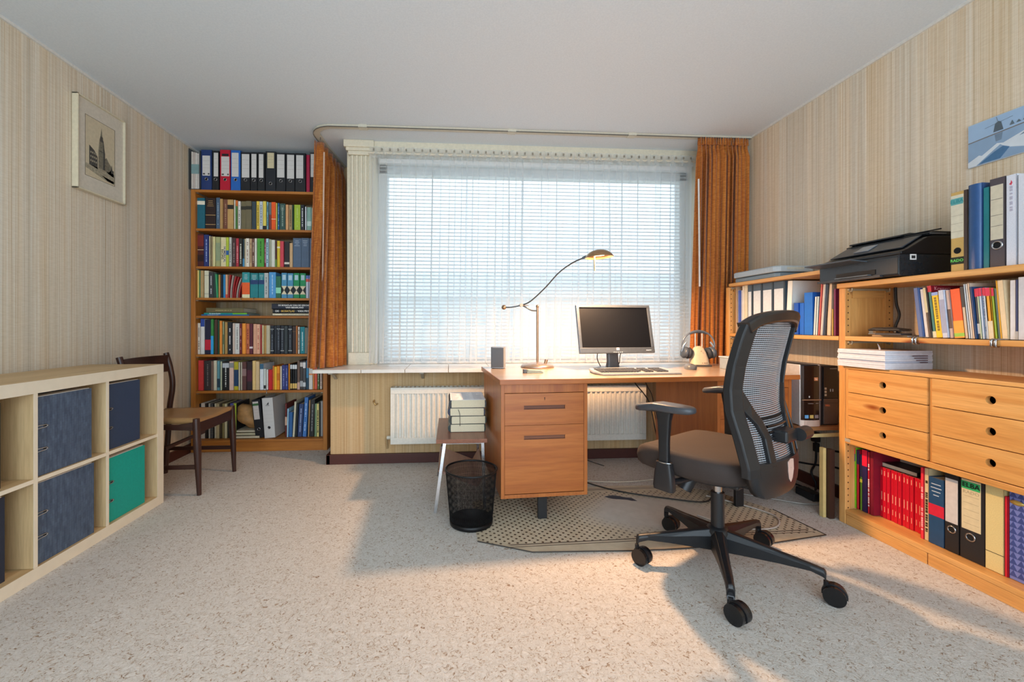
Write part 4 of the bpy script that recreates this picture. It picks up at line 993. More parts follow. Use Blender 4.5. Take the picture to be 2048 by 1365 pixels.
# drawer block
bx(UX0 - .003, UX1 - .01, 1.242, 2.010, .79, .806).build('block_top', PY, ua, bevel=.002)
bx(UX0 - .001, UX1 - .01, 1.242, 2.010, .412, .437).build('block_base', PY, ua, bevel=.002)
for y0, y1 in ((1.9955, 2.010), (1.624, 1.6405), (1.242, 1.258)): bx(UX0 + (.007 if 1.5 < y0 < 1.7 else 0), UX1 - .01, y0, y1, .4375, .7895).build('divider', PZ, ua, bevel=.002)
for (y0, y1) in ((1.6415, 1.9945), (1.259, 1.623)):
    for i in range(3):
        z1 = .788 - i * .1168; z0 = z1 - .1132; yc = 1.824 if y0 > 1.5 else 1.431; zc = (z0 + z1) / 2
        # front panel with a round finger hole
        m = MB(); n = 24; ring = [(yc + .0155 * math.cos(2 * PI * k / n), zc + .0155 * math.sin(2 * PI * k / n)) for k in range(n)]
        outer = []
        for k in range(n):
            c, s_ = math.cos(2 * PI * k / n), math.sin(2 * PI * k / n)
            fy = ((y1 - yc) if c > 0 else (yc - y0)) / max(abs(c), 1e-6); fz = ((z1 - zc) if s_ > 0 else (zc - z0)) / max(abs(s_), 1e-6); f = min(fy, fz); outer.append((yc + c * f, zc + s_ * f))
        # make sure corners are present
        for (cy, cz) in ((y0, z0), (y0, z1), (y1, z0), (y1, z1)):
            j = min(range(n), key=lambda q: (outer[q][0] - cy) ** 2 + (outer[q][1] - cz) ** 2); outer[j] = (cy, cz)
        for x, sgn in ((UX0 - .002, 1), (UX0 + .016, -1)):
            vs = [(x, a_, b_) for a_, b_ in ring] + [(x, a_, b_) for a_, b_ in outer]; m.add(vs, [(k, (k + 1) % n, n + (k + 1) % n, n + k) for k in range(n)])
        for q in (ring, outer):
            vs = [(UX0 - .002, a_, b_) for a_, b_ in q] + [(UX0 + .016, a_, b_) for a_, b_ in q]; m.add(vs, [(k, (k + 1) % n, n + (k + 1) % n, n + k) for k in range(n)])
        d = m.build('drawer', PY, ua)
        m = MB(); m.box(UX0 + .016, UX1 - .03, y0 + .004, y0 + .012, z0 + .004, z1 - .02); m.box(UX0 + .016, UX1 - .03, y1 - .012, y1 - .004, z0 + .004, z1 - .02); m.box(UX0 + .016, UX1 - .03, y0 + .004, y1 - .004, z0 + .002, z0 + .008); m.box(UX1 - .038, UX1 - .03, y0 + .004, y1 - .004, z0 + .004, z1 - .02)
        m.build('drawer_box', P('8a6236', .6), d)
for z in (1.195, .928):
    m = MB(); m.box(UX0 + .01, UX1 - .03, 2.003, 2.0115, z - .008, z)
    for x in (UX0 + .02, UX1 - .04): m.tube([(x, 2.0115, z - .012), (x, 1.995, z - .012), (x, 1.995, z + .003)], .003, 6)
    m.build('shelf_bracket', P('b8ae96', .4, .5), ua)
m = MB()
m.box(UX0 - .002, UX0 + .02, 1.985, 2.012, .421, .437)
m.build('screw_bracket', P('c8c4b4', .4, .4), ua)
for i, y in enumerate((1.690, 1.423)):
    m = MB(); m.tube([(UX0 + .05, y, .957), (UX0 - .007, y, .957), (UX0 - .011, y, .952), (UX0 - .011, y, .936), (UX0 - .007, y, .931), (UX0 + .02, y, .931)], .004, 8); m.tube([(UX0 + .05, y - .012, .957), (UX0 - .007, y - .012, .957), (UX0 - .011, y - .012, .952), (UX0 - .011, y - .012, .936), (UX0 - .007, y - .012, .931)], .004, 8)
    m.build('wire_clip', CHROME, ua)
ub = thing('shelving_unit', 'small far pine shelving unit between the drawer unit and the orange curtain', 'shelf unit', (0, 0, 0))
side_frame(ub, 2.908, 2.943, 1.285)
bx(UX0 - .006, UX1, 2.052, 2.905, 1.288, 1.310).build('shelf', PY, ub, bevel=.003)
bx(UX0, UX1, 2.050, 2.906, .932, .954).build('shelf', PY, ub, bevel=.003)
for z in (1.284, .928):
    m = MB(); m.box(UX0 + .01, UX1 - .03, 2.898, 2.907, z - .008, z); m.tube([(UX0 + .02, 2.907, z - .012), (UX0 + .02, 2.89, z - .012)], .004, 6)
    m.build('shelf_bracket', P('b8ae96', .4, .5), ub)
m = MB(); m.tube([(UX0 + .05, 2.335, .956), (UX0 - .004, 2.335, .956), (UX0 - .006, 2.335, .932), (UX0 + .05, 2.335, .930)], .0025, 6); m.build('wire_clip', CHROME, ub)
for k in ('A', 'B', 'BR', 'C', 'T'): row(k, RIGHT[k], 'r')
# twelve red volumes
def redvol():
    o = empty('encyclopedia_volume'); t, h, d = .0165, .243, .17
    m = MB(); m.box(0, t, 0, .002, 0, h); m.box(0, .002, 0, d, 0, h); m.box(t - .002, t, 0, d, 0, h); m.build('cover', P('c8102a', .38, 0, 1.05, .06, 40), o, bevel=.0015)
    bx(.002, t - .002, .002, d - .003, .002, h - .003).build('pages', PG[2], o)
    m = MB(); m.box(.0065, .0095, -.0006, 0, .205, .228); m.box(.0065, .0095, -.0006, 0, .085, .125); m.box(.007, .0095, -.0006, 0, .03, .055); m.build('lettering', P('f0a890', .5), o)
    return o
p0 = redvol()
for i in range(12):
    if i == 0: o = p0
    else:
        o = p0.copy(); COL.objects.link(o)
        for ch in p0.children: c = ch.copy(); COL.objects.link(c); c.parent = o
    put(o, 2.10 + (.004 if i % 3 == 1 else 0), 1.945 - i * .0171, .0745, -PI / 2, 0, .0165)
    tag(o, ('first', 'second', 'third', 'fourth', 'fifth', 'sixth', 'seventh', 'eighth', 'ninth', 'tenth', 'eleventh', 'last')[i] + ' from the left of twelve bright red encyclopedia volumes, bottom right shelf', 'book', 'twelve red-bound encyclopedia volumes')
# flat black folder and white box above the red row
o, w, h = flatbook(0, .18, 0, .12, .0, .022, '1c1c20', 'black folder lying flat behind the tops of the red encyclopedia row', None, 0); o.location = (2.19, 1.76, .32); o.rotation_euler = (0, 0, 0); o.location = (2.115, 1.77, .3185); o.scale = (.8, 1.4, 1)
bxo = tag(bx(2.20, 2.262, 1.73, 1.92, .3415, .40).build('paper_box', P('b8b0a4', .7), bevel=.002), 'grey-white box lying behind the black folder under the drawers', 'box')
# papers on the drawer block
pp = thing('paper_stack', 'thick stack of white printed paper lying on top of the pine drawers', 'paper', (2.0, 1.80, .8065), R(2))
rr = random.Random(9)
for i in range(9):
    z = i * .0095; j = rr.uniform(-.006, .006); bx(-.012 + j, .235 + j, j, .228 + j * .5, z, z + .0092).build('paper_ream', P('dcdde4' if i != 3 else 'c8ccd8', .8), pp)
m = MB(); m.box(.13, .2, -.0085, -.0075, .05, .054); m.box(.12, .2, -.0085, -.0075, .06, .064); m.box(.14, .2, -.0085, -.0075, .04, .044); m.box(.16, .2, -.0085, -.0075, .03, .034); m.build('lettering', P('6a5058'), pp)
MB().tube([(.08, .10, .0855), (.075, .10, .1), (.066, .1, .115)], [.004, .003, .001], 6).build('curled_sheet', P('e6e2e6', .6), pp)
# objects on the shelf above drawers: hole punch and stapler on a pad
o = thing('note_pad', 'tan cardboard pad lying under the stapler on the right shelf', 'note pad', (2.05, 1.76, .9555), R(8)); bx(0, .11, 0, .14, 0, .009).build('cover', P('a88a66', .6), o)
bx(.002, .108, -.001, .139, .002, .007).build('pages', P('d8d0c4', .8), o)
o = thing('desk_stapler', 'black and chrome stapler lying on the tan pad, right shelf', 'stapler', (2.05, 1.93, .9655), R(-72))
m = MB(); m.prism([(0, .026), (.02, .034), (.09, .036), (.15, .028), (.155, .02), (.0, .018)], -.014, .014, 'y'); m.build('arm', BLACK, o, bevel=.003)
bx(0, .15, -.012, .012, 0, .006).build('base', CHROME, o, bevel=.002); bx(.004, .02, -.012, .012, .006, .018).build('jaw', CHROME, o)
o = thing('hole_punch', 'dark hole punch with chrome lever beside the stapler on the right shelf', 'hole punch', (2.06, 1.77, .9655), R(100))
m = MB(); m.prism([(0, .018), (.1, .018), (.12, .024), (.11, .032), (.01, .028)], -.03, .03, 'y'); m.build('lever', BLACK, o, bevel=.003); bx(0, .10, -.035, .035, 0, .008).build('base', P('3c3c40', .4), o); MB().cyl((.03, -.02, .006), (.03, .02, .02), .007).build('spring', CHROME, o)
o = tag(MB().tube(cat_rom([(2.21, 1.95, 1.199), (2.215, 1.95, 1.12), (2.225, 1.945, 1.06), (2.21, 1.95, 1.0), (2.2, 1.93, .962), (2.17, 1.9, .961)]), .006, 8).build('power_cable', BLACK), 'black cable hanging behind the shelf above the pine drawers', 'cable')
# ---------------- scanner on the far unit
G1 = P('b4bcc0', .45)
o = thing('flatbed_scanner', 'flat grey scanner lying on top of the small far shelving unit', 'scanner', (2.0, 2.47, 1.3105))
def slab(x0, x1, y0, y1, z0, z1, ch, name, mat, par):
    loops = []
    for z, k in ((z0, .004), (z0 + .003, 0), (z1 - .006, 0), (z1, .008)):
        c = ch; a0, a1, b0, b1 = x0 + k, x1 - k, y0 + k, y1 - k
        loops.append([(a0 + c, b0, z), (a1 - c, b0, z), (a1, b0 + c, z), (a1, b1 - c, z), (a1 - c, b1, z), (a0 + c, b1, z), (a0, b1 - c, z), (a0, b0 + c, z)])
    return loft(MB(), loops, False).build(name, mat, par, bevel=.003)
slab(.012, .268, 0, .40, 0, .03, .02, 'base', P('7d8a92', .4), o); slab(0, .27, -.01, .41, .032, .07, .03, 'lid', G1, o); bx(.07, .18, -.0115, -.009, .045, .06).build('badge', P('c8c4b4', .4), o)
# ---------------- printer
o = thing('inkjet_printer', 'black all-in-one inkjet printer with open paper flap on the right unit', 'printer', (1.975, 1.73, 1.2255))
PB = P('17171a', .28); PBM = P('24272b', .24); PG_ = P('3a3f46', .3)
def prof(pts, y0, y1, name, mat, par, bev=.004): return MB().prism(pts, y0, y1, 'y').build(name, mat, par, bevel=bev)
prof([(.01, .004), (.28, .004), (.28, .10), (.01, .10), (.0, .09), (.0, .012)], .0, .40, 'body', PBM, o)
prof([(.012, .1), (.28, .1), (.28, .186), (.17, .186), (.14, .18), (.05, .128), (.012, .112)], .0, .40, 'upper_body', PB, o)
prof([(.16, .188), (.28, .188), (.28, .205), (.17, .206), (.15, .198)], .0, .40, 'scanner_lid', PBM, o)
prof([(.05, .132), (.15, .19), (.146, .193), (.046, .136)], .03, .385, 'control_panel', PG_, o, .001)
prof([(.065, .1475), (.12, .1795), (.118, .182), (.062, .1505)], .20, .27, 'touch_screen', P('8d929a', .15), o, .0005)
prof([(.15, .206), (.28, .206), (.28, .222), (.20, .224), (.155, .214)], .12, .385, 'document_feeder', PBM, o)
prof([(.17, .206), (.235, .218), (.232, .224), (.166, .211)], .02, .15, 'feeder_tray', P('2a2b2e', .3), o, .001)
prof([(-.085, .092), (.02, .082), (.021, .088), (-.085, .098)], .14, .40, 'paper_flap', P('4a4f55', .35), o, .001)
bx(-.003, .004, .10, .30, .022, .045).build('output_slot', P('060608', .6), o)
bx(-.02, .01, .12, .29, .018, .023).build('output_tray', P('5c6268', .3), o)
bx(-.012, .012, .07, .40, .006, .016).build('lower_tray', P('2c2e32', .35), o)
s = bx(.055, .085, -.001, .0, .075, .100).build('badge', P('e8e4e0', .5), o); bx(.061, .079, -.0016, 0, .081, .094).build('badge_mark', P('2a2a2c'), o)
bx(.03, .24, -.0012, .001, .103, .105).build('body_seam', P('050506', .5), o)
bx(.15, .23, -.0015, .0, .192, .197).build('lid_handle', P('6a6c70', .3), o)
o = tag(MB().prism([(0, 0), (.03, 0), (.012, .05)], 0, .003, 'y').build('card_corner', P('b07a5c', .7), loc=(2.04, 2.152, 1.312), rot=(0, 0, R(-90))), 'pinkish brown card corner sticking up behind the printer', 'card')
# ---------------- pictures
o = thing('framed_etching', 'framed black and white church tower etching on the left wall', 'picture', (XL + .002, 2.64, 2.03), PI / 2)
# local x along +Y world; local -y faces +X
wF, hF, dF = .345, .525, .032
m = MB()
for (a, b, c, d) in ((-wF / 2, wF / 2, hF / 2 - .008, hF / 2), (-wF / 2, wF / 2, -hF / 2, -hF / 2 + .008), (-wF / 2, -wF / 2 + .008, -hF / 2, hF / 2), (wF / 2 - .008, wF / 2, -hF / 2, hF / 2)): m.box(a, b, -dF, 0, c, d)
m.build('frame', P('d8ccb0', .4), o, bevel=.0015)
bx(-wF / 2 + .008, wF / 2 - .008, -.020, -.002, -hF / 2 + .008, hF / 2 - .008).build('mat_board', P('cfc5b4', .7), o)
m = MB(); q = .1
for (a, b, c, d) in ((-.112, .100, .172, .174), (-.112, .100, -.170, -.1685), (.099, .1005, -.17, .174), (-.112, -.1105, -.17, .174)): m.box(a, b, -.0208, -.0198, c, d)
m.build('mount_line', P('4a4238'), o); bx(-.11, .098, -.0205, -.0196, -.168, .172).build('print_paper', P('c8b99c', .8), o)
INK = P('4a4640', .8, 0, 1, .3, 90); INK2 = P('77705f', .8, 0, 1, .3, 90); INK3 = P('9c927c', .8, 0, 1, .3, 90)
y0, y1 = -.0214, -.0204
def flat(poly, mat, nm='ink_drawing', a=None, b=None):
    a = y0 if a is None else a; b = y1 if b is None else b; MB().prism(poly, a, b, 'y').build(nm, mat, o)
flat([(-.108, -.10), (.096, -.10), (.096, -.155), (.05, -.16), (-.02, -.145), (-.108, -.125)], INK3)
flat([(-.022, -.10), (.022, -.10), (.022, .0), (.016, .03), (.012, .07), (.004, .10), (.002, .125), (0, .14), (-.002, .125), (-.006, .1), (-.014, .07), (-.018, .03), (-.022, 0)], INK2)
flat([(.010, -.10), (.024, -.10), (.024, .0), (.018, .03), (.013, .07), (.010, .07), (.012, 0)], INK, a=-.0222)
flat([(-.016, .0), (.016, .0), (.016, .004), (-.016, .004)], INK, a=-.0226); flat([(-.012, .06), (.01, .06), (.008, .09), (-.008, .09)], INK, a=-.0224)
flat([(-.085, -.10), (-.028, -.11), (-.028, -.04), (-.05, -.01), (-.085, .01)], INK)
for i in range(4):
    for j in range(3): flat([(-.078 + i * .012, -.08 + j * .024), (-.071 + i * .012, -.08 + j * .024), (-.071 + i * .012, -.07 + j * .024), (-.078 + i * .012, -.07 + j * .024)], INK3, 'ink_drawing', -.0222, -.0214)
flat([(.026, -.10), (.07, -.115), (.07, -.06), (.05, -.04), (.036, -.02), (.026, -.03)], INK2); flat([(.045, -.11), (.09, -.12), (.09, -.08), (.08, -.08), (.074, -.05), (.07, -.08)], INK)
flat([(.0, -.135), (.09, -.145), (.09, -.16), (.04, -.155)], INK)
o2 = thing('panoramic_photo', 'frameless panoramic photo of a windmill by a frozen lake on the right wall', 'picture', (XR - .001, 1.70, 1.79), -PI / 2)
o = o2
bx(0, .55, -.008, 0, -.093, .093).build('backing_board', P('c8ccd0', .4), o)
bx(.002, .548, -.0092, -.008, -.091, .091).build('sky_print', P('9db9d6', .5, 0, 1, .03, 5), o)
y0, y1 = -.0100, -.0092
flat([(.002, -.091), (.548, -.091), (.548, .045), (.002, .012)], P('8aa4bf', .5, 0, 1, .1, 8), 'lake_print')
y0, y1 = -.0103, -.0098
flat([(.002, .012), (.548, .045), (.548, .050), (.002, .016)], P('76706a', .6), 'shore_print')
flat([(.088, .028), (.120, .028), (.113, .062), (.105, .068), (.094, .062)], P('53606a', .6), 'mill_print'); flat([(.092, .016), (.118, .018), (.114, -.012), (.096, -.014)], P('70859a', .6), 'reflection_print')
m = MB(); m.bar((.104, -.0108, .062), (.150, -.0108, .068), .0016, .0004); m.bar((.104, -.0108, .062), (.06, -.0108, .056), .0016, .0004); m.bar((.104, -.0108, .062), (.098, -.0108, .088), .0016, .0004); m.build('mill_sails_print', P('7a828a'), o)
flat([(.002, -.091), (.002, -.07), (.04, -.05), (.05, -.055), (.10, -.022), (.12, -.028), (.20, .0), (.27, .02), (.35, .03), (.548, .035), (.548, -.091), (.25, -.091), (.16, -.06), (.13, -.05), (.11, -.03), (.07, -.06), (.03, -.091)], P('d5dce2', .5, 0, 1, .06, 14), 'ice_print', -.0106, -.0099)
flat([(.04, -.088), (.09, -.055), (.12, -.04), (.14, -.052), (.11, -.088)], P('48739a', .5), 'water_print', -.0110, -.0100)
for i in range(7): flat([(.17 + i * .045, -.02 + (i % 3) * .012), (.20 + i * .045, -.015 + (i % 3) * .012), (.19 + i * .045, -.008 + (i % 3) * .012)], P('6f7f8e', .6), 'rock_print', -.0112, -.0106)
for i in range(5): flat([(.14 + i * .02, .034 + i * .0012), (.155 + i * .02, .034 + i * .0012), (.148 + i * .02, .052 - (i % 2) * .006)], P('5f6e78', .6), 'tree_print', -.0110, -.0104)
# ================================================================ DESK  (local: x right, y away, front-left corner of the top at 0,0)
DR = R(3.4); DT = .74
dk = thing('desk', 'large teak office desk with drawer pedestals in front of the window', 'desk', (.246, 2.078, 0), DR)
def D(x, y, z=DT):   # desk point to world
    return (.246 + x * math.cos(DR) - y * math.sin(DR), 2.078 + x * math.sin(DR) + y * math.cos(DR), z)
DW, DD = 1.665, .69
TX, TZ, TY = teak('x'), teak('z'), teak('y')
def topmat():
    m, nt, b = new('desk_top_veneer'); n1 = tex(nt, (.06, 1, 1), 14, 5, .6, .8); r = ramp(nt, n1.outputs[0], [(.3, hx('9c8670')), (.5, hx('a8927c')), (.7, hx('b29c86'))])
    nt.links.new(r.outputs[0], b.inputs['Base Color']); b.inputs['Roughness'].default_value = .35; b.inputs['Coat Weight'].default_value = .9; b.inputs['Coat Roughness'].default_value = .22; return m
bx(0, DW, 0, DD, DT - .026, DT - .0005).build('desk_top', TX, dk, bevel=.002)
bx(.003, DW - .003, .003, DD - .003, DT - .0006, DT).build('top_surface', topmat(), dk)
def pedestal(x0, x1, facing_drawers, drz):
    p = MB(); y0, y1, zb = .045, .66, .13
    p.box(x0, x0 + .018, y0, y1, zb, DT - .0265); p.box(x1 - .018, x1, y0, y1, zb, DT - .0265); p.box(x0 + .018, x1 - .018, y0, y1, zb, zb + .018); p.box(x0 + .018, x1 - .018, y1 - .012, y1, zb, DT - .0265)
    p.box(x0 + .018, x1 - .018, y0 + .002, y0 + .02, DT - .075, DT - .0265); c = p.build('pedestal', TZ, dk, bevel=.001)
    for (z0, z1, lock) in drz:
        a, b = x0 + .0195, x1 - .0195; xm = (a + b) / 2; hz = z1 - (.072 if lock else .062); hw_, hh = .108, .009
        m = MB(); f0, f1 = y0 + .002, y0 + .02
        m.box(a, xm - hw_, f0, f1, z0, z1); m.box(xm + hw_, b, f0, f1, z0, z1); m.box(xm - hw_, xm + hw_, f0, f1, hz + hh, z1); m.box(xm - hw_, xm + hw_, f0, f1, z0, hz - hh)
        m.box(a, b, f1, y0 + .5, z0 + .002, z0 + .01)
        d = m.build('drawer', TX, dk)
        bx(xm - hw_, xm + hw_, f0 + .008, f1 - .001, hz - hh, hz + hh).build('recessed_handle', wood('handle_walnut', '6a3a24', '7e4a30', '8a5638', 'x', .5), d)
        m = MB()
        for (u0, u1, w0, w1) in ((xm - hw_ - .002, xm + hw_ + .002, hz + hh - .001, hz + hh + .001), (xm - hw_ - .002, xm + hw_ + .002, hz - hh - .001, hz - hh + .001)): m.box(u0, u1, f0 - .0006, f0 + .004, w0, w1)
        m.build('handle_edge', P('5a2f18', .5), d)
        if lock:
            m = MB(); m.prism([(xm - .0035, z1 - .022), (xm - .0015, z1 - .028), (xm - .0015, z1 - .036), (xm + .0015, z1 - .036), (xm + .0015, z1 - .028), (xm + .0035, z1 - .022)], f0 - .0006, f0 + .001, 'y'); m.build('keyhole', P('1a0f08', .7), d)
pedestal(.014, .470, True, ((.500, .662, True), (.152, .498, False)))
pedestal(1.205, 1.655, True, ((.500, .662, True), (.327, .498, False), (.152, .325, False)))
for x in (.215, 1.34):
    bx(x, x + .048, .075, .095, .0045, .13).build('leg', BLACKP, dk, bevel=.002); bx(x, x + .048, .60, .62, .0045, .13).build('leg', BLACKP, dk, bevel=.002)
    bx(x, x + .048, .095, .60, .11, .13).build('leg_rail', BLACKP, dk)
# ================================================================ DESK LAMP
BRZ = P('9a8068', .3, .9, 1.0); DST = P('4e5256', .35, .8)
lp = thing('desk_lamp', 'lit desk lamp with a curved balancing arm and small round shade', 'lamp', (.562, 2.69, DT), 0)
MB().lathe([(0, 0), (.105, 0), (.108, .006), (.100, .018), (.04, .032), (.012, .037), (0, .037)]).build('base', P('a89a90', .3, .8), lp)
MB().cyl((.048, -.02, .028), (.054, -.02, .052), .010).build('dimmer_knob', BRZ, lp)
MB().tube([(0, 0, .03), (0, 0, .392)], .0075, 12).build('pole', BRZ, lp); MB().lathe([(0, .385), (.0095, .387), (.0095, .4), (0, .404)], n=12).build('pole_cap', BRZ, lp)
PV = Vector((-.106, -.0, .400))
MB().tube(cat_rom([(0, 0, .365), (-.04, 0, .368), (-.08, 0, .39), tuple(PV)]), .0045, 8).build('support_arm', DST, lp)
hd = Vector((.300, -.295, .670))
arm = cat_rom([(-.212, .02, .387), (-.165, .01, .388), tuple(PV), (-.05, -.03, .425), (.03, -.09, .505), (.10, -.16, .592), (.17, -.22, .645), (.235, -.27, .672)])
MB().tube(arm, .0042, 8).build('curved_arm', DST, lp)
MB().lathe([(0, -.016), (.011, -.012), (.016, 0), (.011, .012), (0, .016)], n=16).build('counterweight', BRZ, lp, loc=(-.215, .02, .387))
MB().cyl((PV.x, PV.y - .014, PV.z), (PV.x, PV.y + .014, PV.z), .011).build('pivot_knob', BRZ, lp)
MB().tube([(PV.x, PV.y - .01, PV.z), (PV.x + .045, PV.y - .015, PV.z - .003)], .003, 6).build('pivot_lever', BRZ, lp)
sh = empty('shade'); sh.parent = lp; sh.location = hd; sh.rotation_euler = (R(0), R(-3), 0)
MB().lathe([(0, .040), (.025, .0375), (.05, .029), (.070, .014), (.081, -.002), (.082, -.006), (.079, -.006), (.066, .012), (.045, .024), (0, .030)], n=40).build('reflector', P('b08c6a', .28, .85), sh)
MB().lathe([(0, .010), (.052, .010), (.056, .014), (.052, .018), (0, .018)]).build('glass_diffuser', emis('ffe2b4', 14), sh)
MB().tube([(-.035, -.02, 0), (-.037, -.02, -.085)], .004, 8).build('tilt_handle', P('c8a878', .3, .6), sh)
MB().tube([(-.09, .03, -.002), (-.06, .02, .010)], .007, 8).build('arm_joint', DST, sh)
al = area('lamp_bulb', (0, 0, .006), (0, 0, 0), .09, .09, 40.0, (1.0, .58, .30), shape='DISK'); al.parent = sh
# ================================================================ MONITOR
SIL = P('757c84', .32, .75); SILD = P('7d8288', .35, .4)
mn = thing('monitor', 'flat widescreen computer monitor with silver bezel and switched-off black screen', 'monitor', (1.005, 2.53, DT), R(5))
scr = empty('screen'); scr.parent = mn; scr.location = (.012, -.02, .10); scr.rotation_euler = (R(-13), 0, 0)
ww, hh = .486, .302
m = MB()
for (a, b, c, d) in ((-ww / 2, ww / 2, 0, .034), (-ww / 2, ww / 2, hh - .016, hh), (-ww / 2, -ww / 2 + .018, .034, hh - .016), (ww / 2 - .018, ww / 2, .034, hh - .016)): m.box(a, b, -.012, .01, c, d)
m.build('bezel', SIL, scr, bevel=.002)
bx(-ww / 2 + .018, ww / 2 - .018, -.006, .0, .034, hh - .016).build('display_panel', P('0c0e13', .5, 0, 1, .02, 60, 0, .15), scr)
MB().prism([(-ww / 2 + .004, .01), (ww / 2 - .004, .01), (ww / 2 - .06, .04), (-ww / 2 + .06, .04)], .02, hh - .02, 'z').build('back_shell', P('3a3c40', .4), scr)
b_ = bx(-.009, .009, -.0135, -.0115, .017, .032).build('logo_badge', P('e0e0e0', .4), scr); text('hp', .013, P('4a5058'), scr, (0, -.0138, .0255))
m = MB(); [m.box(-.03 + i * .013, -.023 + i * .013, -.0128, -.0118, .004, .007) for i in range(5)]; m.build('buttons', P('d8d8d8', .4), scr)
dashes(.04, .012, random.Random(2)).build('lettering', P('d0d4d8'), scr, loc=(.18, -.0122, .022), rot=(0, PI / 2, 0))
m = MB(); loft(m, [superloop(.042, .022, 4, 24, 0, .01), superloop(.038, .02, 4, 24, 0, .02)] and [[(x, y, z) for x, y in superloop(rx, ry, 4, 24, 0, cy)] for z, rx, ry, cy in ((.008, .042, .022, .02), (.05, .036, .016, .02), (.15, .036, .014, .03))]); m.build('neck', P('4a4c50', .35), mn)
loft(MB(), [[(x, y, z) for x, y in superloop(rx, ry, 3, 40, 0, .01)] for z, rx, ry in ((0, .12, .085), (.006, .12, .085), (.012, .09, .065), (.014, .05, .04))]).build('foot', P('6a6d72', .35), mn)
tag(MB().tube(cat_rom([(.93, 2.60, .86), (.935, 2.63, .80), (.965, 2.66, .75), (.98, 2.70, .745)]), .0028, 6).build('monitor_cable', BLACK), 'short black cable hanging left of the monitor neck', 'cable')
tag(MB().tube(cat_rom([(1.10, 2.61, .87), (1.098, 2.66, .82), (1.115, 2.72, .76), (1.12, 2.78, .745)]), .003, 6).build('monitor_cable', BLACK), 'short black cable hanging right of the monitor neck', 'cable')
# ================================================================ KEYBOARD
kb = thing('keyboard', 'grey wide computer keyboard lying in front of the monitor', 'keyboard', (1.035, 2.315, DT), R(3))
m = MB(); loft(m, [[(x, y, z + (y * .07 if z > .006 else 0)) for x, y in pts] for z, pts in ((0.0, [(-.215, -.085), (.225, -.085), (.238, -.06), (.225, .085), (-.225, .085), (-.238, -.02)]), (.008, [(-.222, -.095), (.232, -.095), (.245, -.065), (.232, .09), (-.232, .09), (-.245, -.02)]), (.016, [(-.218, -.09), (.228, -.09), (.24, -.062), (.228, .087), (-.228, .087), (-.24, -.02)]))], False); m.build('case', P('8f9296', .35, .3), kb, bevel=.003)
KC = P('3c3e42', .4); K2 = P('5a5c60', .4)
def keyrow(y, xs, w, nm='key'):
    for x in xs: bx(x, x + w, y, y + .0135, .016 + y * .07, .0225 + y * .07).build(nm, KC, kb, bevel=.001)
for r_, y in enumerate((-.052, -.035, -.018, -.001, .016, .04)):
    if r_ == 0: keyrow(y, [-.215, -.198, -.181], .014); keyrow(y, [-.163], .098); keyrow(y, [-.062, -.045, -.028, -.011], .014)
    else: keyrow(y, [-.215 + i * .0172 for i in range(14)], .0142)
    keyrow(y, [.040 + i * .0172 for i in range(3)], .0142)
    keyrow(y, [.110 + i * .0172 for i in range(4)], .0142)
bx(-.02, .02, -.075, -.068, .011, .0115).build('badge', P('d8d8dc', .4), kb)
# ================================================================ SMALL DESK ITEMS
ms = thing('computer_mouse', 'small black and grey mouse-like gadget in front of the headphone stand', 'mouse', (1.475, 2.50, DT), R(-15))
loft(MB(), [[(x, y, z) for x, y in superloop(rx, ry, 3, 28)] for z, rx, ry in ((0, .03, .045), (.014, .033, .048), (.026, .028, .042), (.033, .016, .028), (.035, .004, .008))]).build('shell', P('55585c', .35), ms)
bx(-.003, .003, -.03, -.005, .027, .034).build('scroll_wheel', BLACK, ms)
sp = thing('desk_speaker', 'small grey box speaker standing at the left rear corner of the desk', 'speaker', (.305, 2.655, DT), R(-14))
loft(MB(), [[(x, y, z) for x, y in superloop(.043, .045, 8, 32)] for z in (.004, .135)], False).build('cabinet', P('85898e', .4, .3), sp, bevel=.003)
bx(-.038, .038, -.0485, -.044, .01, .131).build('grille', P('55585c', .55, .2, 1, .2, 500), sp, bevel=.002)
for x in (-.03, .03): bx(x - .006, x + .006, -.035, .035, 0, .004).build('foot', BLACK, sp)
ch = thing('charger_clip', 'small pale green and grey clip gadget lying left of the lamp base', 'gadget', (.475, 2.37, DT), R(4))
MB().prism([(-.045, 0), (.05, 0), (.05, .008), (.035, .016), (-.035, .02), (-.045, .006)], -.02, .02, 'y').build('body', P('9fa898', .5), ch, bevel=.002)
bx(-.062, -.044, -.016, .016, 0, .022).build('clip_end', P('5c6268', .45), ch, bevel=.003)
# headphones on their charging stand
hs = thing('headphone_stand', 'cream wedge-shaped charging stand holding grey headphones on the desk', 'stand', (1.655, 2.70, DT), R(-8))
loft(MB(), [[(x, y, z) for x, y in superloop(rx, ry, 3.2, 28, 0, cy)] for z, rx, ry, cy in ((.012, .058, .045, 0), (.05, .053, .038, .004), (.09, .043, .03, .01), (.12, .029, .022, .015), (.132, .014, .012, .017))]).build('body', P('c9b294', .45), hs)
bx(-.06, .06, -.048, .05, 0, .012).build('base', P('4a4642', .4), hs, bevel=.003)
for x in (-.022, .022): MB().cyl((x, .012, .10), (x, .012, .232), .0035).build('prong', P('c8c4bc', .35, .4), hs)
MB().lathe([(0, 0), (.005, 0)], n=14).build('indicator', P('9a8a74'), hs, loc=(0, -.028, .1), rot=(R(75), 0, 0)); dashes(.05, .012, random.Random(3)).build('lettering', P('6a5a48'), hs, loc=(-.01, -.0465, .03), rot=(0, PI / 2, 0))
hp = thing('headphones', 'grey over-ear wireless headphones hanging on the cream charging stand', 'headphones', (1.655, 2.712, DT + .135), R(-8))
hb = [(.105 * math.sin(t_), 0, .1 * math.cos(t_) ) for t_ in [R(-95 + i * 10) for i in range(20)]]
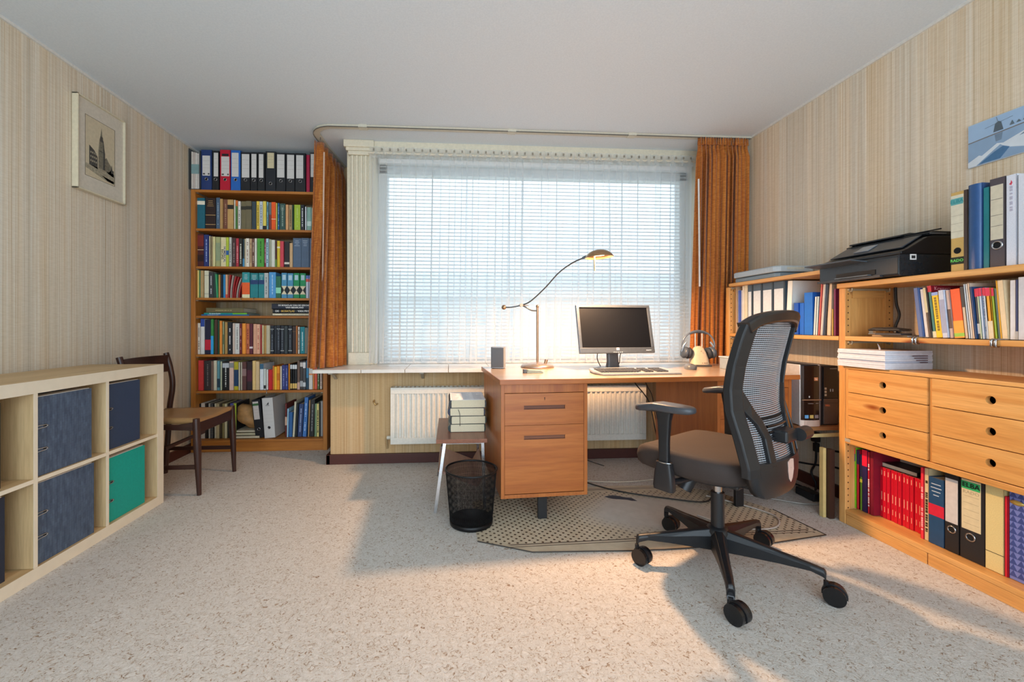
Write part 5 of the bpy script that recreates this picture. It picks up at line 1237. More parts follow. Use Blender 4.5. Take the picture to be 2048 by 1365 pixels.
MB().tube(hb, .0055, 8).build('headband', P('6e747c', .3, .4), hp)
MB().tube([(p[0] * .93, 0, p[2] * .93) for p in hb[6:14]], [.003, .006, .008, .009, .009, .008, .006, .003], 8).build('headband_pad', P('3c434c', .6), hp)
for s_ in (-1, 1):
    e = empty('ear_cup'); e.parent = hp; e.location = (s_ * .088, 0, -.045); e.rotation_euler = (0, R(-12 * s_), 0)
    MB().lathe([(0, -.017), (.03, -.017), (.038, -.008), (.04, .004), (.034, .014), (0, .016)], sy=1.15).build('cup_shell', P('4a525c', .35), e, rot=(0, PI / 2 * s_, 0))
    MB().lathe([(.014, -.012), (.034, -.012), (.039, 0), (.034, .012), (.014, .012)], sy=1.15).build('ear_pad', P('2c3138', .7), e, loc=(-s_ * .024, 0, 0), rot=(0, PI / 2, 0))
    MB().tube([(s_ * .004, 0, .07), (s_ * .018, 0, .04), (s_ * .02, 0, .0)], [.006, .008, .005], 8).build('yoke', P('9aa4ae', .25, .6), e)
sb = thing('silver_box', 'flat silver box with a pale lid at the right rear edge of the desk', 'box', D(1.56, .28), R(3.4))
bx(-.09, .075, -.06, .10, 0, .07).build('body', P('9aa4aa', .35, .4), sb, bevel=.003); bx(-.095, .08, -.065, .105, .07, .078).build('lid', P('b9c2c8', .4, .2), sb, bevel=.003); MB().cyl((.055, -.03, .078), (.055, -.03, .095), .004, .002).build('stud', BLACK, sb)
# ================================================================ FLOOR MAT
def matmat():
    m, nt, b = new('worn_chair_mat'); tc = nd(nt, 'ShaderNodeTexCoord'); mp = nd(nt, 'ShaderNodeMapping'); mp.inputs['Rotation'].default_value = (0, 0, R(45)); mp.inputs['Scale'].default_value = (36, 36, 36)
    nt.links.new(tc.outputs['Object'], mp.inputs[0]); sx = nd(nt, 'ShaderNodeSeparateXYZ'); nt.links.new(mp.outputs[0], sx.inputs[0])
    def op(o, a, v=None, c=None):
        q = nd(nt, 'ShaderNodeMath', operation=o); nt.links.new(a, q.inputs[0])
        if v is not None: q.inputs[1].default_value = v
        if c is not None: nt.links.new(c, q.inputs[1])
        return q.outputs[0]
    fx = op('SUBTRACT', op('FRACT', sx.outputs[0]), .5); fy = op('SUBTRACT', op('FRACT', sx.outputs[1]), .5)
    dd = op('ADD', op('MULTIPLY', fx, None, fx), None, op('MULTIPLY', fy, None, fy)); dot = op('LESS_THAN', dd, .05)
    # wear in the middle
    s2 = nd(nt, 'ShaderNodeSeparateXYZ'); nt.links.new(tc.outputs['Object'], s2.inputs[0])
    ex = op('MULTIPLY', op('SUBTRACT', s2.outputs[0], .12), 2.6); ey = op('MULTIPLY', s2.outputs[1], 4.2)
    rr = op('ADD', op('MULTIPLY', ex, None, ex), None, op('MULTIPLY', ey, None, ey)); no = tex(nt, (1, 1, 1), 5, 4); rr2 = op('ADD', rr, None, op('MULTIPLY', no.outputs[0], .9))
    wear = nd(nt, 'ShaderNodeMapRange'); wear.inputs[1].default_value = .9; wear.inputs[2].default_value = 1.6; nt.links.new(rr2, wear.inputs[0])
    edge = op('LESS_THAN', op('ABSOLUTE', s2.outputs[1]), .285)
    f = op('MULTIPLY', op('MULTIPLY', dot, None, wear.outputs[0]), None, edge)
    n1 = tex(nt, (1, 1, 1), 18, 4)
    r1 = ramp(nt, n1.outputs[0], [(.3, hx('c2b297')), (.7, hx('cfc0a6'))]); r2 = ramp(nt, n1.outputs[0], [(.3, hx('bcb6ac')), (.7, hx('c8c2b8'))])
    mw = nd(nt, 'ShaderNodeMix', data_type='RGBA'); nt.links.new(wear.outputs[0], mw.inputs[0]); nt.links.new(r2.outputs[0], mw.inputs[6]); nt.links.new(r1.outputs[0], mw.inputs[7])
    md = nd(nt, 'ShaderNodeMix', data_type='RGBA'); nt.links.new(f, md.inputs[0]); nt.links.new(mw.outputs[2], md.inputs[6]); md.inputs[7].default_value = hx('5e4e40')
    nt.links.new(md.outputs[2], b.inputs['Base Color']); b.inputs['Roughness'].default_value = .45; return m
mt = thing('chair_mat', 'worn beige dotted mat with clipped corners on the carpet under desk', 'mat', (.96, 2.21, .0))
poly = [(-.832, -.247), (-.595, -.359), (-.18, -.376), (.0, -.378), (.2, -.370), (.45, -.372), (.84, -.305), (.80, -.02), (.64, .25), (.40, .36), (.05, .375), (-.55, .34), (-.83, .20)]
MB().prism(poly, .0008, .0035, 'z').build('mat_sheet', matmat(), mt)
cx_ = [(x * 1.0, y) for x, y in poly]
m = MB(); edge = [(x, y, .004) for x, y in poly[:8]]; m.tube(edge, .0026, 6); m.build('curled_edge', P('3a332e', .6), mt)
m = MB()
for y0_, y1_ in ((-.318, -.313), (-.300, -.292)): m.add([(-.68, y0_ + .004, .0042), (.80, y0_ + .045, .0042), (.80, y1_ + .045, .0042), (-.70, y1_ + .004, .0042)], [(0, 1, 2, 3)])
for y0_, y1_ in ((.305, .311), (.322, .328)): m.add([(-.78, y0_, .0042), (.50, y0_ + .01, .0042), (.48, y1_ + .01, .0042), (-.78, y1_, .0042)], [(0, 1, 2, 3)])
m.build('border_line', P('76675a', .6), mt)
MB().prism([(-.115, .235), (-.06, .25), (-.03, .235), (0, .215), (.035, .205), (.05, .16), (.02, .165), (.0, .18), (-.04, .19), (-.08, .2), (-.1, .215)], .0036, .0044, 'z').build('torn_patch', P('3a3d4a', .7), mt, loc=(.06, -.02, 0))
# ================================================================ CABLES ON THE FLOOR
def cable(pts, r, mat, label, nm='power_cable'): return tag(MB().tube(cat_rom(pts), r, 6).build(nm, mat), label, 'cable')
CB = P('2a2622', .5); CW = P('cfc4b0', .5)
cable([D(1.0, .60, .70), D(1.04, .63, .62), D(1.12, .66, .54), D(1.18, .69, .46), D(1.22, .70, .30), D(1.30, .74, .02)], .004, CB, 'thicker black cable hanging in front of the radiator under the desk')
cable([D(1.07, .60, .70), D(1.13, .64, .60), D(1.19, .68, .52), D(1.24, .72, .35), D(1.34, .76, .02)], .0028, CB, 'thinner black cable hanging in front of the radiator, right of thicker one')
cable([(.62, 2.86, .008), (.80, 2.72, .006), (1.0, 2.50, .008), (1.25, 2.36, .010), (1.45, 2.30, .010), (1.58, 2.45, .010)], .004, CB, 'long dark cable curving over the carpet behind the chair mat')
cable([(.60, 2.80, .006), (.85, 2.68, .006), (1.15, 2.64, .006), (1.45, 2.70, .006)], .003, CW, 'pale cable on the carpet behind the chair mat')
cable([(.60, 3.03, .20), (.70, 3.02, .15), (.85, 3.01, .10), (1.0, 3.0, .03), (1.1, 2.95, .006)], .003, CB, 'thin dark cable drooping below the radiator')
cable([(1.30, 2.14, .010), (1.42, 1.99, .010), (1.60, 1.98, .010), (1.70, 2.10, .010), (1.62, 2.25, .010), (1.50, 2.38, .01)], .0045, P('b8aea4', .5), 'looped pale cable on the mat around the right desk leg')
# ================================================================ SIDE TABLE WITH MAGAZINE TROUGH
WV = wood('rosewood_veneer', '7c4a36', '8f5a42', 'a06a50', 'y', .3)
st = thing('side_table', 'small brown side table with chrome legs and V-shaped magazine trough', 'side table', (.085, 2.57, 0))
bx(-.160, .118, -.27, .27, .368, .390).build('table_top', WV, st, bevel=.0015)
def fr(y):
    m = MB(); b = .016
    m.bar((-.115, y, .36), (-.165, y + (-.045 if y < 0 else .045), .0), b); m.bar((.095, y, .36), (.105, y + (-.02 if y < 0 else .02), 0), b); m.bar((-.118, y, .362), (.098, y, .362), b * .8); return m
fr(-.235).build('leg', CHROME, st); fr(.235).build('leg', CHROME, st)
TR_ = wood('trough_veneer', '8f6a5c', 'a07a6a', 'b08a7a', 'y', .35)
m = MB(); m.bar((-.150, 0, .208), (.065, 0, .118), .46, .011, up=(0, 0, 1)); m.build('trough_panel', TR_, st, bevel=.001)
m = MB(); m.bar((.106, 0, .190), (.067, 0, .120), .46, .011); m.build('trough_panel', TR_, st, bevel=.001)
G8 = 'thick volumes stacked on the side table'
vols = []
nm = ('lowest', 'second lowest', 'third lowest', 'topmost')
for i in range(4):
    z0 = .3905 + i * .0468; hh_ = .0462
    o = thing('thick_book', f'{nm[i]} of four thick dark-covered volumes stacked on the side table', 'book', (.103 + (i % 2) * .003 - .001, 2.59, z0), R((0, 1, -1, .5)[i]), G8)
    loops = []
    for y in (-.14, .14):
        lp_ = []
        for k in range(9): a_ = PI / 2 + PI * k / 8; lp_.append((-.095 + .014 * math.cos(a_), y, hh_ / 2 + hh_ / 2 * math.sin(a_)))
        lp_ += [(-.095, y, .003)]
        for k in range(7): a_ = -PI / 2 + PI * k / 6; lp_.append((-.099 + .011 * math.cos(a_) * -1, y, hh_ / 2 + (hh_ / 2 - .003) * math.sin(a_)))
        loops.append(lp_)
    CC = P(('1d2a24', '232a24', '20203a', '1c1c24')[i], .4)
    m = MB(); m.prism([(-.100, 0), (-.112, .012), (-.114, hh_ / 2), (-.112, hh_ - .012), (-.100, hh_), (-.094, hh_ - .002), (-.101, hh_ / 2), (-.094, .002)], -.14, .14, 'y')
    m.prism([(.098, .001), (.104, .012), (.105, hh_ / 2), (.104, hh_ - .012), (.098, hh_ - .001), (.094, hh_ - .004), (.098, hh_ / 2), (.094, .004)], -.14, .14, 'y')
    m.box(-.1, .098, -.138, .14, 0, .0018)
    if i < 3: m.box(-.1, .098, -.138, .14, hh_ - .0018, hh_)
    m.build('cover', CC, o)
    bx(-.098, .097, -.1405, .138, .0018, hh_ - (.0018 if i < 3 else 0)).build('pages', P('d9ccae', .8, 0, 1, .12, 500), o, bevel=.002)
    if i == 1: MB().tube(cat_rom([(-.06, -.1415, .085), (-.052, -.143, .06), (-.05, -.144, .02), (-.05, -.143, -.01)]), .0016, 6).build('ribbon_bookmark', P('5a5850', .5), o)
    if i == 3:
        bx(-.104, .100, -.143, .141, hh_, hh_ + .0015).build('open_page', P('dedfe2', .7), o)
        m = MB(); q = random.Random(3)
        for c in range(3):
            for l in range(14): m.box(-.095 + c * .064, -.095 + c * .064 + q.uniform(.02, .055), -.13 + l * .019, -.127 + l * .019, hh_ + .0015, hh_ + .0018)
        m.build('print_lines', P('8a8f98', .7), o)
# ================================================================ WASTE BASKET
wb_ = thing('waste_basket', 'round black wire-mesh waste basket standing left of the desk pedestal', 'waste basket', (.108, 2.157, 0))
BK = P('141416', .4, .4); rb_, rt_, hB = .108, .131, .278
m = MB(); n = 132
for k in range(n):
    for tw in (.16, -.16):
        pts = []
        for j in range(7):
            f = j / 6; r_ = rb_ + (rt_ - rb_) * f; an = 2 * PI * k / n + tw * f; pts.append((r_ * math.cos(an), r_ * math.sin(an), .02 + (hB - .02) * f))
        m.tube(pts, .0007, 3, False)
for j in range(46):
    f = j / 45; r_ = rb_ + (rt_ - rb_) * f; z = .02 + (hB - .02) * f; m.tube([(r_ * math.cos(2 * PI * q / 40), r_ * math.sin(2 * PI * q / 40), z) for q in range(41)], .0006, 3, False)
o = m.build('wire_mesh', BK, wb_, fix=False); o['kind'] = 'stuff'
MB().tube([(rt_ * math.cos(2 * PI * q / 48), rt_ * math.sin(2 * PI * q / 48), hB) for q in range(49)], .0048, 8, False).build('rim', BK, wb_)
MB().lathe([(0, .002), (rb_ - .002, .002), (rb_ + .001, .004), (rb_ + .003, .026), (rb_ + .001, .026), (rb_ - .002, .008), (0, .006)], n=48).build('base', BK, wb_)
# ================================================================ COMPUTER TOWERS ON THEIR SHELF
pcs = thing('computer_shelf', 'low wooden shelf board carrying two computer towers right of the desk', 'shelf', (1.94, 2.22, 0))
bx(-.02, .32, -.01, .50, .425, .445).build('board', wood('rough_pine', '8a5a34', 'a06c40', 'b07a4a', 'x', .6), pcs)
MB().prism([(-.02, .405), (.0, .388), (.285, .392), (.285, .412)], -.016, -.010, 'y').build('edge_batten', P('d8c288', .5), pcs)
for y in (.44,): bx(.25, .31, y, y + .03, 0, .425).build('support', PZ, pcs)
pl = tag(bx(1.955, 1.972, 2.085, 2.11, 0, .365).build('pale_plank', P('d2b878', .5, 0, 1, .1, 20), bevel=.002), 'narrow pale plank standing upright against the pine post below the towers', 'plank')
pl2 = tag(bx(1.974, 2.003, 2.068, 2.10, 0, .36).build('dark_panel', P('3a2016', .5)), 'dark brown panel standing behind the pale plank below the towers', 'panel')
def tower(name, label, x, y, wd, h, rz):
    o = thing(name, label, 'computer', (x, y, .4455), rz); return o
t1 = tower('computer_tower', 'glossy black computer tower with silver sides next to the desk', 1.955, 2.235, .125, .345, R(-1))
bx(0, .008, .0, .40, .004, .344).build('side_panel', P('c9c2bc', .3, .3), t1, bevel=.003); bx(.115, .123, .0, .40, .004, .344).build('side_panel', P('8a8480', .3, .3), t1, bevel=.003)
bx(.008, .115, .01, .40, .006, .342).build('chassis', P('2a2a2c', .5), t1)
loft(MB(), [[(.008 + .107 * (x + 1) / 2, -.010 * (1 - x * x), z) for x in [q / 4 - 1 for q in range(9)]] + [(.115, .012, z), (.008, .012, z)] for z in (.035, .338)], False).build('front_panel', P('1c1210', .12), t1)
bx(.008, .115, -.013, -.005, .146, .150).build('trim_strip', P('c9a07a', .3, .5), t1)
loft(MB(), [[(.002 + .119 * (x + 1) / 2, -.014 * (1 - abs(x) ** 4), z) for x in [q / 4 - 1 for q in range(9)]] + [(.121, .012, z), (.002, .012, z)] for z in (.0, .034)], False).build('front_foot', P('d2b8a8', .3, .2), t1, bevel=.002)
for i, c in enumerate(('6aa8d8', 'c8a860', '8a7a78')): bx(.022 + i * .029, .042 + i * .029, -.0115, -.008, .045, .063).build('sticker', P(c, .4), t1)
bx(.076, .096, -.0125, -.008, .255, .273).build('logo_badge', P('d88a58', .4), t1); text('hp', .013, P('f4e6da'), t1, (.086, -.0130, .2645))
bx(.045, .049, -.0125, -.009, .160, .170).build('status_light', P('d0c8c0'), t1)
m = MB(); m.box(.04, .07, -.0125, -.009, .126, .129); m.box(.085, .1, -.012, -.009, .127, .130); m.build('lettering', P('8a7a70'), t1)
t2 = tower('computer_tower', 'matte black and grey computer tower beside the pine post', 2.093, 2.25, .1, .335, R(-1))
bx(0, .105, .0, .40, .0, .335).build('chassis', P('1d1d20', .45), t2, bevel=.003)
bx(.012, .098, -.008, .0, .006, .15).build('lower_front', P('5c4f48', .4, .3), t2, bevel=.003); bx(.012, .098, -.006, .0, .152, .33).build('upper_front', P('17171a', .3), t2, bevel=.002)
for i in range(3): bx(.018, .028, -.009, -.006, .165 + i * .018, .177 + i * .018).build('port', P('b8a890', .4), t2)
for i in range(2): bx(.05 + i * .014, .054 + i * .014, -.009, -.006, .19, .205).build('port', P('b8b8b8', .4), t2)
text('DELL', .013, P('d87a50'), t2, (.035, -.0085, .112), bold=.0004); bx(.012, .098, -.0085, -.0075, .115 + .01, .127).build('front_seam', P('2a2422'), t2)
bx(.05, .09, -.0075, -.006, .318, .321).build('lettering', P('a8a8a8'), t2)
# plugs and cables below the towers
pg = thing('power_plug', 'black plug in the wall socket below the computer towers', 'plug', (2.238, 2.44, .33))
bx(.0, .035, .0, .04, -.04, .02).build('plug', BLACK, pg, bevel=.006); bx(.005, .03, .0, .03, -.10, -.045).build('plug', BLACK, pg, bevel=.006)
cable([(2.255, 2.455, .23), (2.25, 2.455, .16), (2.21, 2.44, .11), (2.22, 2.42, .05), (2.2, 2.40, .012)], .006, BLACK, 'black cable dropping to the floor from the plug below towers')
cable([(2.02, 2.62, .17), (2.12, 2.56, .155), (2.2, 2.44, .16), (2.22, 2.28, .19), (2.24, 2.15, .18)], .006, BLACK, 'black cable running level across the gap below the towers')
cable([(2.22, 2.24, .29), (2.2, 2.32, .275), (2.2, 2.345, .22), (2.21, 2.31, .15), (2.18, 2.28, .07), (2.15, 2.26, .012)], .006, BLACK, 'black looping cable beside the pale plank below the towers')
cable([(1.95, 2.50, .008), (2.05, 2.42, .02), (2.12, 2.48, .03), (2.16, 2.40, .02), (2.2, 2.45, .008)], .006, BLACK, 'black cable snaking over the carpet below the towers')
cable([(1.70, 2.42, .008), (1.88, 2.30, .008), (1.98, 2.24, .008), (2.12, 2.22, .008)], .0035, P('9a948c', .5), 'thin grey cable on the carpet in front of the tower gap')
o = tag(bx(2.07, 2.13, 2.27, 2.40, .0, .045).build('power_strip', BLACK, bevel=.006), 'black power strip on the carpet below the computer towers', 'power strip')
# ================================================================ LEFT CUBE SHELF
BY, BZ, BXm = birch('y'), birch('z'), birch('x')
EX0, EX1, EY0, EY1, EH = -2.02, -1.632, 1.046, 2.534, .79
cs = thing('cube_shelf', 'low birch-coloured cube shelf with open compartments along the left wall', 'shelf unit', (-1.83, 1.79, 0))
EF = P('ded2bc', .45, 0, 1, .03, 20)
loc(bx(EX0, EX1, EY0, EY1, EH - .05, EH), 'top_panel', BY, cs, bevel=.001); loc(bx(EX0, EX1, EY0, EY1, 0, .05), 'bottom_panel', BY, cs, bevel=.001)
for y in (EY0, EY1 - .05): loc(bx(EX0, EX1, y, y + .05, .0505, EH - .0505), 'side_panel', BZ, cs, bevel=.001)
ys = [EY0 + .05 + i * .351 for i in range(4)]
for i in (1, 2, 3): y = EY0 + .05 + i * .3516 - .0166; loc(bx(EX0, EX1 - .002, y, y + .016, .0505, EH - .0505), 'divider', BZ, cs, bevel=.001)
for i in range(4): y = EY0 + .0505 + i * .3516; loc(bx(EX0, EX1 - .002, y, y + .334, .387, .403), 'cube_shelf_board', BY, cs, bevel=.001)
loc(bx(EX1 - .0005, EX1 + .0008, EY0, EY1, EH - .05, EH - .0002), 'front_edge', EF, cs); loc(bx(EX1 - .0005, EX1 + .0008, EY0, EY1, .0002, .05), 'front_edge', EF, cs)
for y in (EY0, EY1 - .05): loc(bx(EX1 - .0005, EX1 + .0008, y, y + .05, .0502, EH - .0502), 'front_edge', EF, cs)
for i in (1, 2, 3): y = EY0 + .05 + i * .3516 - .0166; loc(bx(EX1 - .003, EX1 - .0012, y, y + .016, .0502, EH - .0502), 'front_edge', EF, cs)
for i in range(4): y = EY0 + .0505 + i * .3516; loc(bx(EX1 - .003, EX1 - .0012, y, y + .334, .387, .403), 'front_edge', EF, cs)
def cover_binder(label, col, x, y, z, wd, h, textured, grp, clip=True):
    """binder seen on its cover, cover facing +x, spine at high y"""
    o = thing('ring_binder', label, 'binder', (x, y, z), 0, grp)
    if textured:
        mt_, nt, b = new('woven_blue_cover'); n1 = tex(nt, (1, 1, .25), 60, 3, .6); n2 = tex(nt, (1, .25, 1), 60, 3, .6)
        tc = nd(nt, 'ShaderNodeTexCoord'); ck = nd(nt, 'ShaderNodeTexBrick'); mp = nd(nt, 'ShaderNodeMapping'); mp.inputs['Rotation'].default_value = (0, PI / 2, 0)
        sp_ = nd(nt, 'ShaderNodeSeparateXYZ'); cm = nd(nt, 'ShaderNodeCombineXYZ'); nt.links.new(tc.outputs['Object'], sp_.inputs[0]); nt.links.new(sp_.outputs[1], cm.inputs[1]); nt.links.new(sp_.outputs[2], cm.inputs[0]); nt.links.new(cm.outputs[0], ck.inputs[0])
        ck.inputs['Scale'].default_value = 22; ck.inputs['Color1'].default_value = (1, 1, 1, 1); ck.inputs['Color2'].default_value = (.72, .72, .72, 1); ck.inputs['Mortar'].default_value = (.6, .6, .6, 1); ck.inputs['Mortar Size'].default_value = .02
        r = ramp(nt, n1.outputs[0], [(.3, hx('3a4a62')), (.7, hx('566880'))]); mx = nd(nt, 'ShaderNodeMix', data_type='RGBA', blend_type='MULTIPLY'); mx.inputs[0].default_value = .8
        nt.links.new(r.outputs[0], mx.inputs[6]); nt.links.new(ck.outputs[0], mx.inputs[7]); nt.links.new(mx.outputs[2], b.inputs['Base Color']); b.inputs['Roughness'].default_value = .5; c = mt_
    else: c = P(col, .5, 0, 1.0, .05, 80)
    t = .07; m = MB(); m.box(-.0025, 0, 0, wd, 0, h); m.box(-t, -t + .0025, 0, wd, 0, h); m.box(-t, 0, 0, .0025, 0, h); m.build('cover', c, o, bevel=.001)
    bx(-t + .008, -.006, .012, wd - .006, .005, h + .002).build('pages', P('d8d4cc', .8), o)
    if clip:
        for zz in (h * .33, h * .62):
            m = MB(); m.tube([(.002, .002, zz - .006), (.002, .04, zz - .005), (.002, .048, zz), (.002, .04, zz + .005), (.002, .002, zz + .006)], .0026, 6); m.build('ring_slot', CHROME, o)
            bx(0, .0012, .030, .042, zz - .003, zz + .003).build('slot_hole', P('0c0c10'), o)
    return o
GB = 'binders standing in the birch cube shelf'
c2 = EY0 + .05 + 2 * .3516; c3 = EY0 + .05 + 3 * .3516; c1 = EY0 + .05 + .3516
cover_binder('textured blue binder in the upper cube beside the dark blue one', '', EX1 - .012, c2 + .004, .404, .262, .318, True, GB)
cover_binder('textured blue binder in the lower cube beside the teal one', '', EX1 - .012, c2 + .004, .051, .275, .325, True, GB)
cover_binder('plain dark blue binder in the upper cube nearest the chair', '2b3c58', EX1 - .022, c3 + .0, .404, .232, .318, False, GB)
cover_binder('teal binder in the lower cube nearest the chair', '009a8c', EX1 - .018, c3 + .0, .051, .262, .312, False, GB)
cover_binder('dark binder in the upper cube at the left picture edge', '22262e', EX1 - .030, c1 + .006, .404, .235, .318, False, GB, False)
cover_binder('dark navy binder in the lower cube at the left picture edge', '1c2436', EX1 - .030, c1 + .006, .051, .25, .318, False, GB, False)
for i, (yy, zz, wd, lb) in enumerate(((c2, .404, .255, 'second binder hidden behind the upper textured blue binder'), (c2, .051, .27, 'second binder hidden behind the lower textured blue binder'), (c3, .404, .225, 'second binder hidden behind the plain dark blue binder'), (c3, .051, .255, 'second binder hidden behind the teal binder'))):
    cover_binder(lb, '2c3a50', EX1 - .115, yy + .004, zz, wd, .321, False, GB, False)
# ================================================================ WOODEN CHAIR
wc = thing('wooden_chair', 'dark wooden dining chair with tan leather seat facing the room', 'chair', (-1.71, 2.83, 0), 0)
WZ, WYm, WXm = walnut('z'), walnut('y'), walnut('x')
def leg(p, q, r1, r2, r3, n=12): 
    mid = Vector(p).lerp(Vector(q), .35); return MB().tube([p, tuple(mid), q], [r1, r2, r3], n)
for y in (-.205, .205):
    leg((.205, y, .455), (.222, y, 0), .018, .021, .012).build('leg', WZ, wc)
    MB().tube(cat_rom([(-.235, y, 0), (-.215, y, .25), (-.205, y, .44), (-.185, y, .60), (-.200, y, .72), (-.228, y, .822)]), [.013] * 4 + [.015] * 8 + [.019] * 4 + [.02] * 4 + [.018] * 8 + [.018] * 4 + [.016] * 8 + [.012] if False else .017, 12).build('back_post', WZ, wc)
    m = MB(); m.prism([(-.2, .40), (.2, .385), (.2, .435), (.1, .42), (-.2, .43)], y - .009, y + .009, 'y'); m.build('seat_rail', WXm, wc, bevel=.002)
    bx(-.215, .21, y - .007, y + .007, .155, .18).build('stretcher', WXm, wc, bevel=.003)
bx(.195, .215, -.2, .2, .365, .43).build('seat_rail', WYm, wc, bevel=.002); bx(-.205, -.19, -.2, .2, .38, .43).build('seat_rail', WYm, wc, bevel=.002)
bx(.02, .034, -.2, .2, .27, .292).build('stretcher', WYm, wc, bevel=.003)
m = MB(); loops = []
for i in range(11):
    f = i / 10; y = -.2 + .4 * f; x = -.205 - .04 * math.sin(PI * f)
    loops.append([(x - .007 - .008, y, .805), (x + .007 - .008, y, .81), (x + .009, y, .70), (x - .005, y, .695)])
loft(m, loops, True); m.build('backrest', WYm, wc, bevel=.001)
m = MB(); N = 12; vs = []
for j in range(N + 1):
    for i in range(N + 1):
        u, v = i / N * 2 - 1, j / N * 2 - 1; e = max(abs(u), abs(v)) ** 6
        vs.append((u * .212 - .0 + .004, v * .185 * (1 + .08 * u), .455 - .020 * (1 - v * v) + .012 * u * 0 - .012 * e + .008))
fs = [(j * (N + 1) + i, j * (N + 1) + i + 1, (j + 1) * (N + 1) + i + 1, (j + 1) * (N + 1) + i) for j in range(N) for i in range(N)]
m.add(vs, fs, True); o = m.build('seat', P('a88052', .32, 0, 1, .12, 8), wc); md = o.modifiers.new('t', 'SOLIDIFY'); md.thickness = .03; md.offset = -1
# ================================================================ OFFICE CHAIR (local +y = facing, +x = sitter's right)
CR = 31
oc = thing('office_chair', 'black swivel office chair with striped mesh back and armrests', 'office chair', (1.123, 1.702, 0), R(CR))
SEATM = P('352b27', .85, 0, 1, .12, 400)
m = MB(); m.lathe([(0, .075), (.034, .075), (.046, .09), (.046, .15), (.034, .168), (0, .168)], n=30); m.build('hub', BLACKP, oc)
for k in range(5):
    wa = R(27 + 72 * k - CR); LS = (1, 1, 1, 1.07, 1.07)[k]; c, s_ = math.cos(wa), math.sin(wa); T = Vector((c, s_, 0)); 
    def pt(r_, z): return (c * r_ * LS, s_ * r_ * LS, z)
    m = MB(); side = Vector((-s_, c, 0)); loops = []
    for r_, z0, z1, wv in ((.03, .075, .160, .058), (.10, .082, .150, .046), (.20, .092, .134, .036), (.29, .098, .122, .030), (.325, .088, .116, .028), (.332, .066, .104, .026), (.328, .050, .09, .022)):
        B = Vector(pt(r_, 0)); lp_ = [B + side * (-wv / 2) + Vector((0, 0, z0)), B + side * (-wv / 2) + Vector((0, 0, z0 * .3 + z1 * .7)), B + side * (-wv / 4) + Vector((0, 0, z1)), B + side * (wv / 4) + Vector((0, 0, z1)), B + side * (wv / 2) + Vector((0, 0, z0 * .3 + z1 * .7)), B + side * (wv / 2) + Vector((0, 0, z0))]
        loops.append([tuple(p) for p in lp_])
    loft(m, loops, False); m.build('leg', BLACKP, oc, bevel=.004)
    # twin-wheel caster
    e = empty('caster'); e.parent = oc; e.location = pt(.330, 0); e.rotation_euler = (0, 0, R((120, 125, 122, 112, 135)[k] - CR))
    RW = .034
    for y in (-.017, .017): MB().cyl((-.024, y - .0085, RW), (-.024, y + .0085, RW), RW, n=28).build('wheel', P('121214', .25), e, bevel=.003)
    m = MB(); arc = [(-.024 + (RW + .004) * math.cos(R(q)), RW + (RW + .004) * math.sin(R(q))) for q in range(-10, 191, 20)]; inn = [(-.024 + RW * .6 * math.cos(R(q)), RW + RW * .6 * math.sin(R(q))) for q in range(190, -11, -20)]
    m.prism(arc + inn, -.007, .007, 'y'); m.cyl((0, 0, RW), (0, 0, .075), .008); m.build('hood', BLACKP, e)
MB().cyl((0, 0, .165), (0, 0, .31), .026).build('column_sleeve', BLACKP, oc); MB().cyl((0, 0, .31), (0, 0, .375), .017).build('gas_lift', CHROME, oc)
m = MB(); m.box(-.09, .09, -.12, .11, .368, .405); m.build('tilt_mechanism', P('222224', .5), oc, bevel=.008)
m = MB(); m.bar((0, -.08, .388), (0, -.225, .395), .12, .03); m.build('back_bracket', BLACKP, oc, bevel=.004)
MB().cyl((-.10, .06, .385), (-.128, .075, .325), .031, .028).build('tension_knob', BLACKP, oc, bevel=.004)
MB().tube([(.06, .06, .38), (.20, .09, .375), (.26, .10, .372)], .005, 8).build('height_lever', BLACKP, oc)
m = MB(); loops = []
for z, sc in ((.405, .78), (.412, .93), (.43, .985), (.452, 1.0), (.472, .985), (.485, .95), (.492, .88), (.4905, .7), (.486, .45), (.483, .2), (.482, .03)):
    lp_ = []
    for x, y in superloop(.248 * sc, .235 * sc, 3.6, 44, 0, .05):
        dz = 0
        if y > .2: dz -= (y - .2) * .28
        if z > .44: dz += .018 * (abs(x) / .24) ** 3 if sc > .4 else 0
        lp_.append((x * (1 - .10 * max(0, -y)), y, z + dz))
    loops.append(lp_)
loft(m, loops); m.build('seat', SEATM, oc)
m = MB(); loft(m, [[(x, y, z) for x, y in superloop(.205 * sc, .19 * sc, 3.6, 36, 0, .04)] for z, sc in ((.396, .9), (.400, 1), (.408, 1))]); m.build('seat_shell', BLACKP, oc)
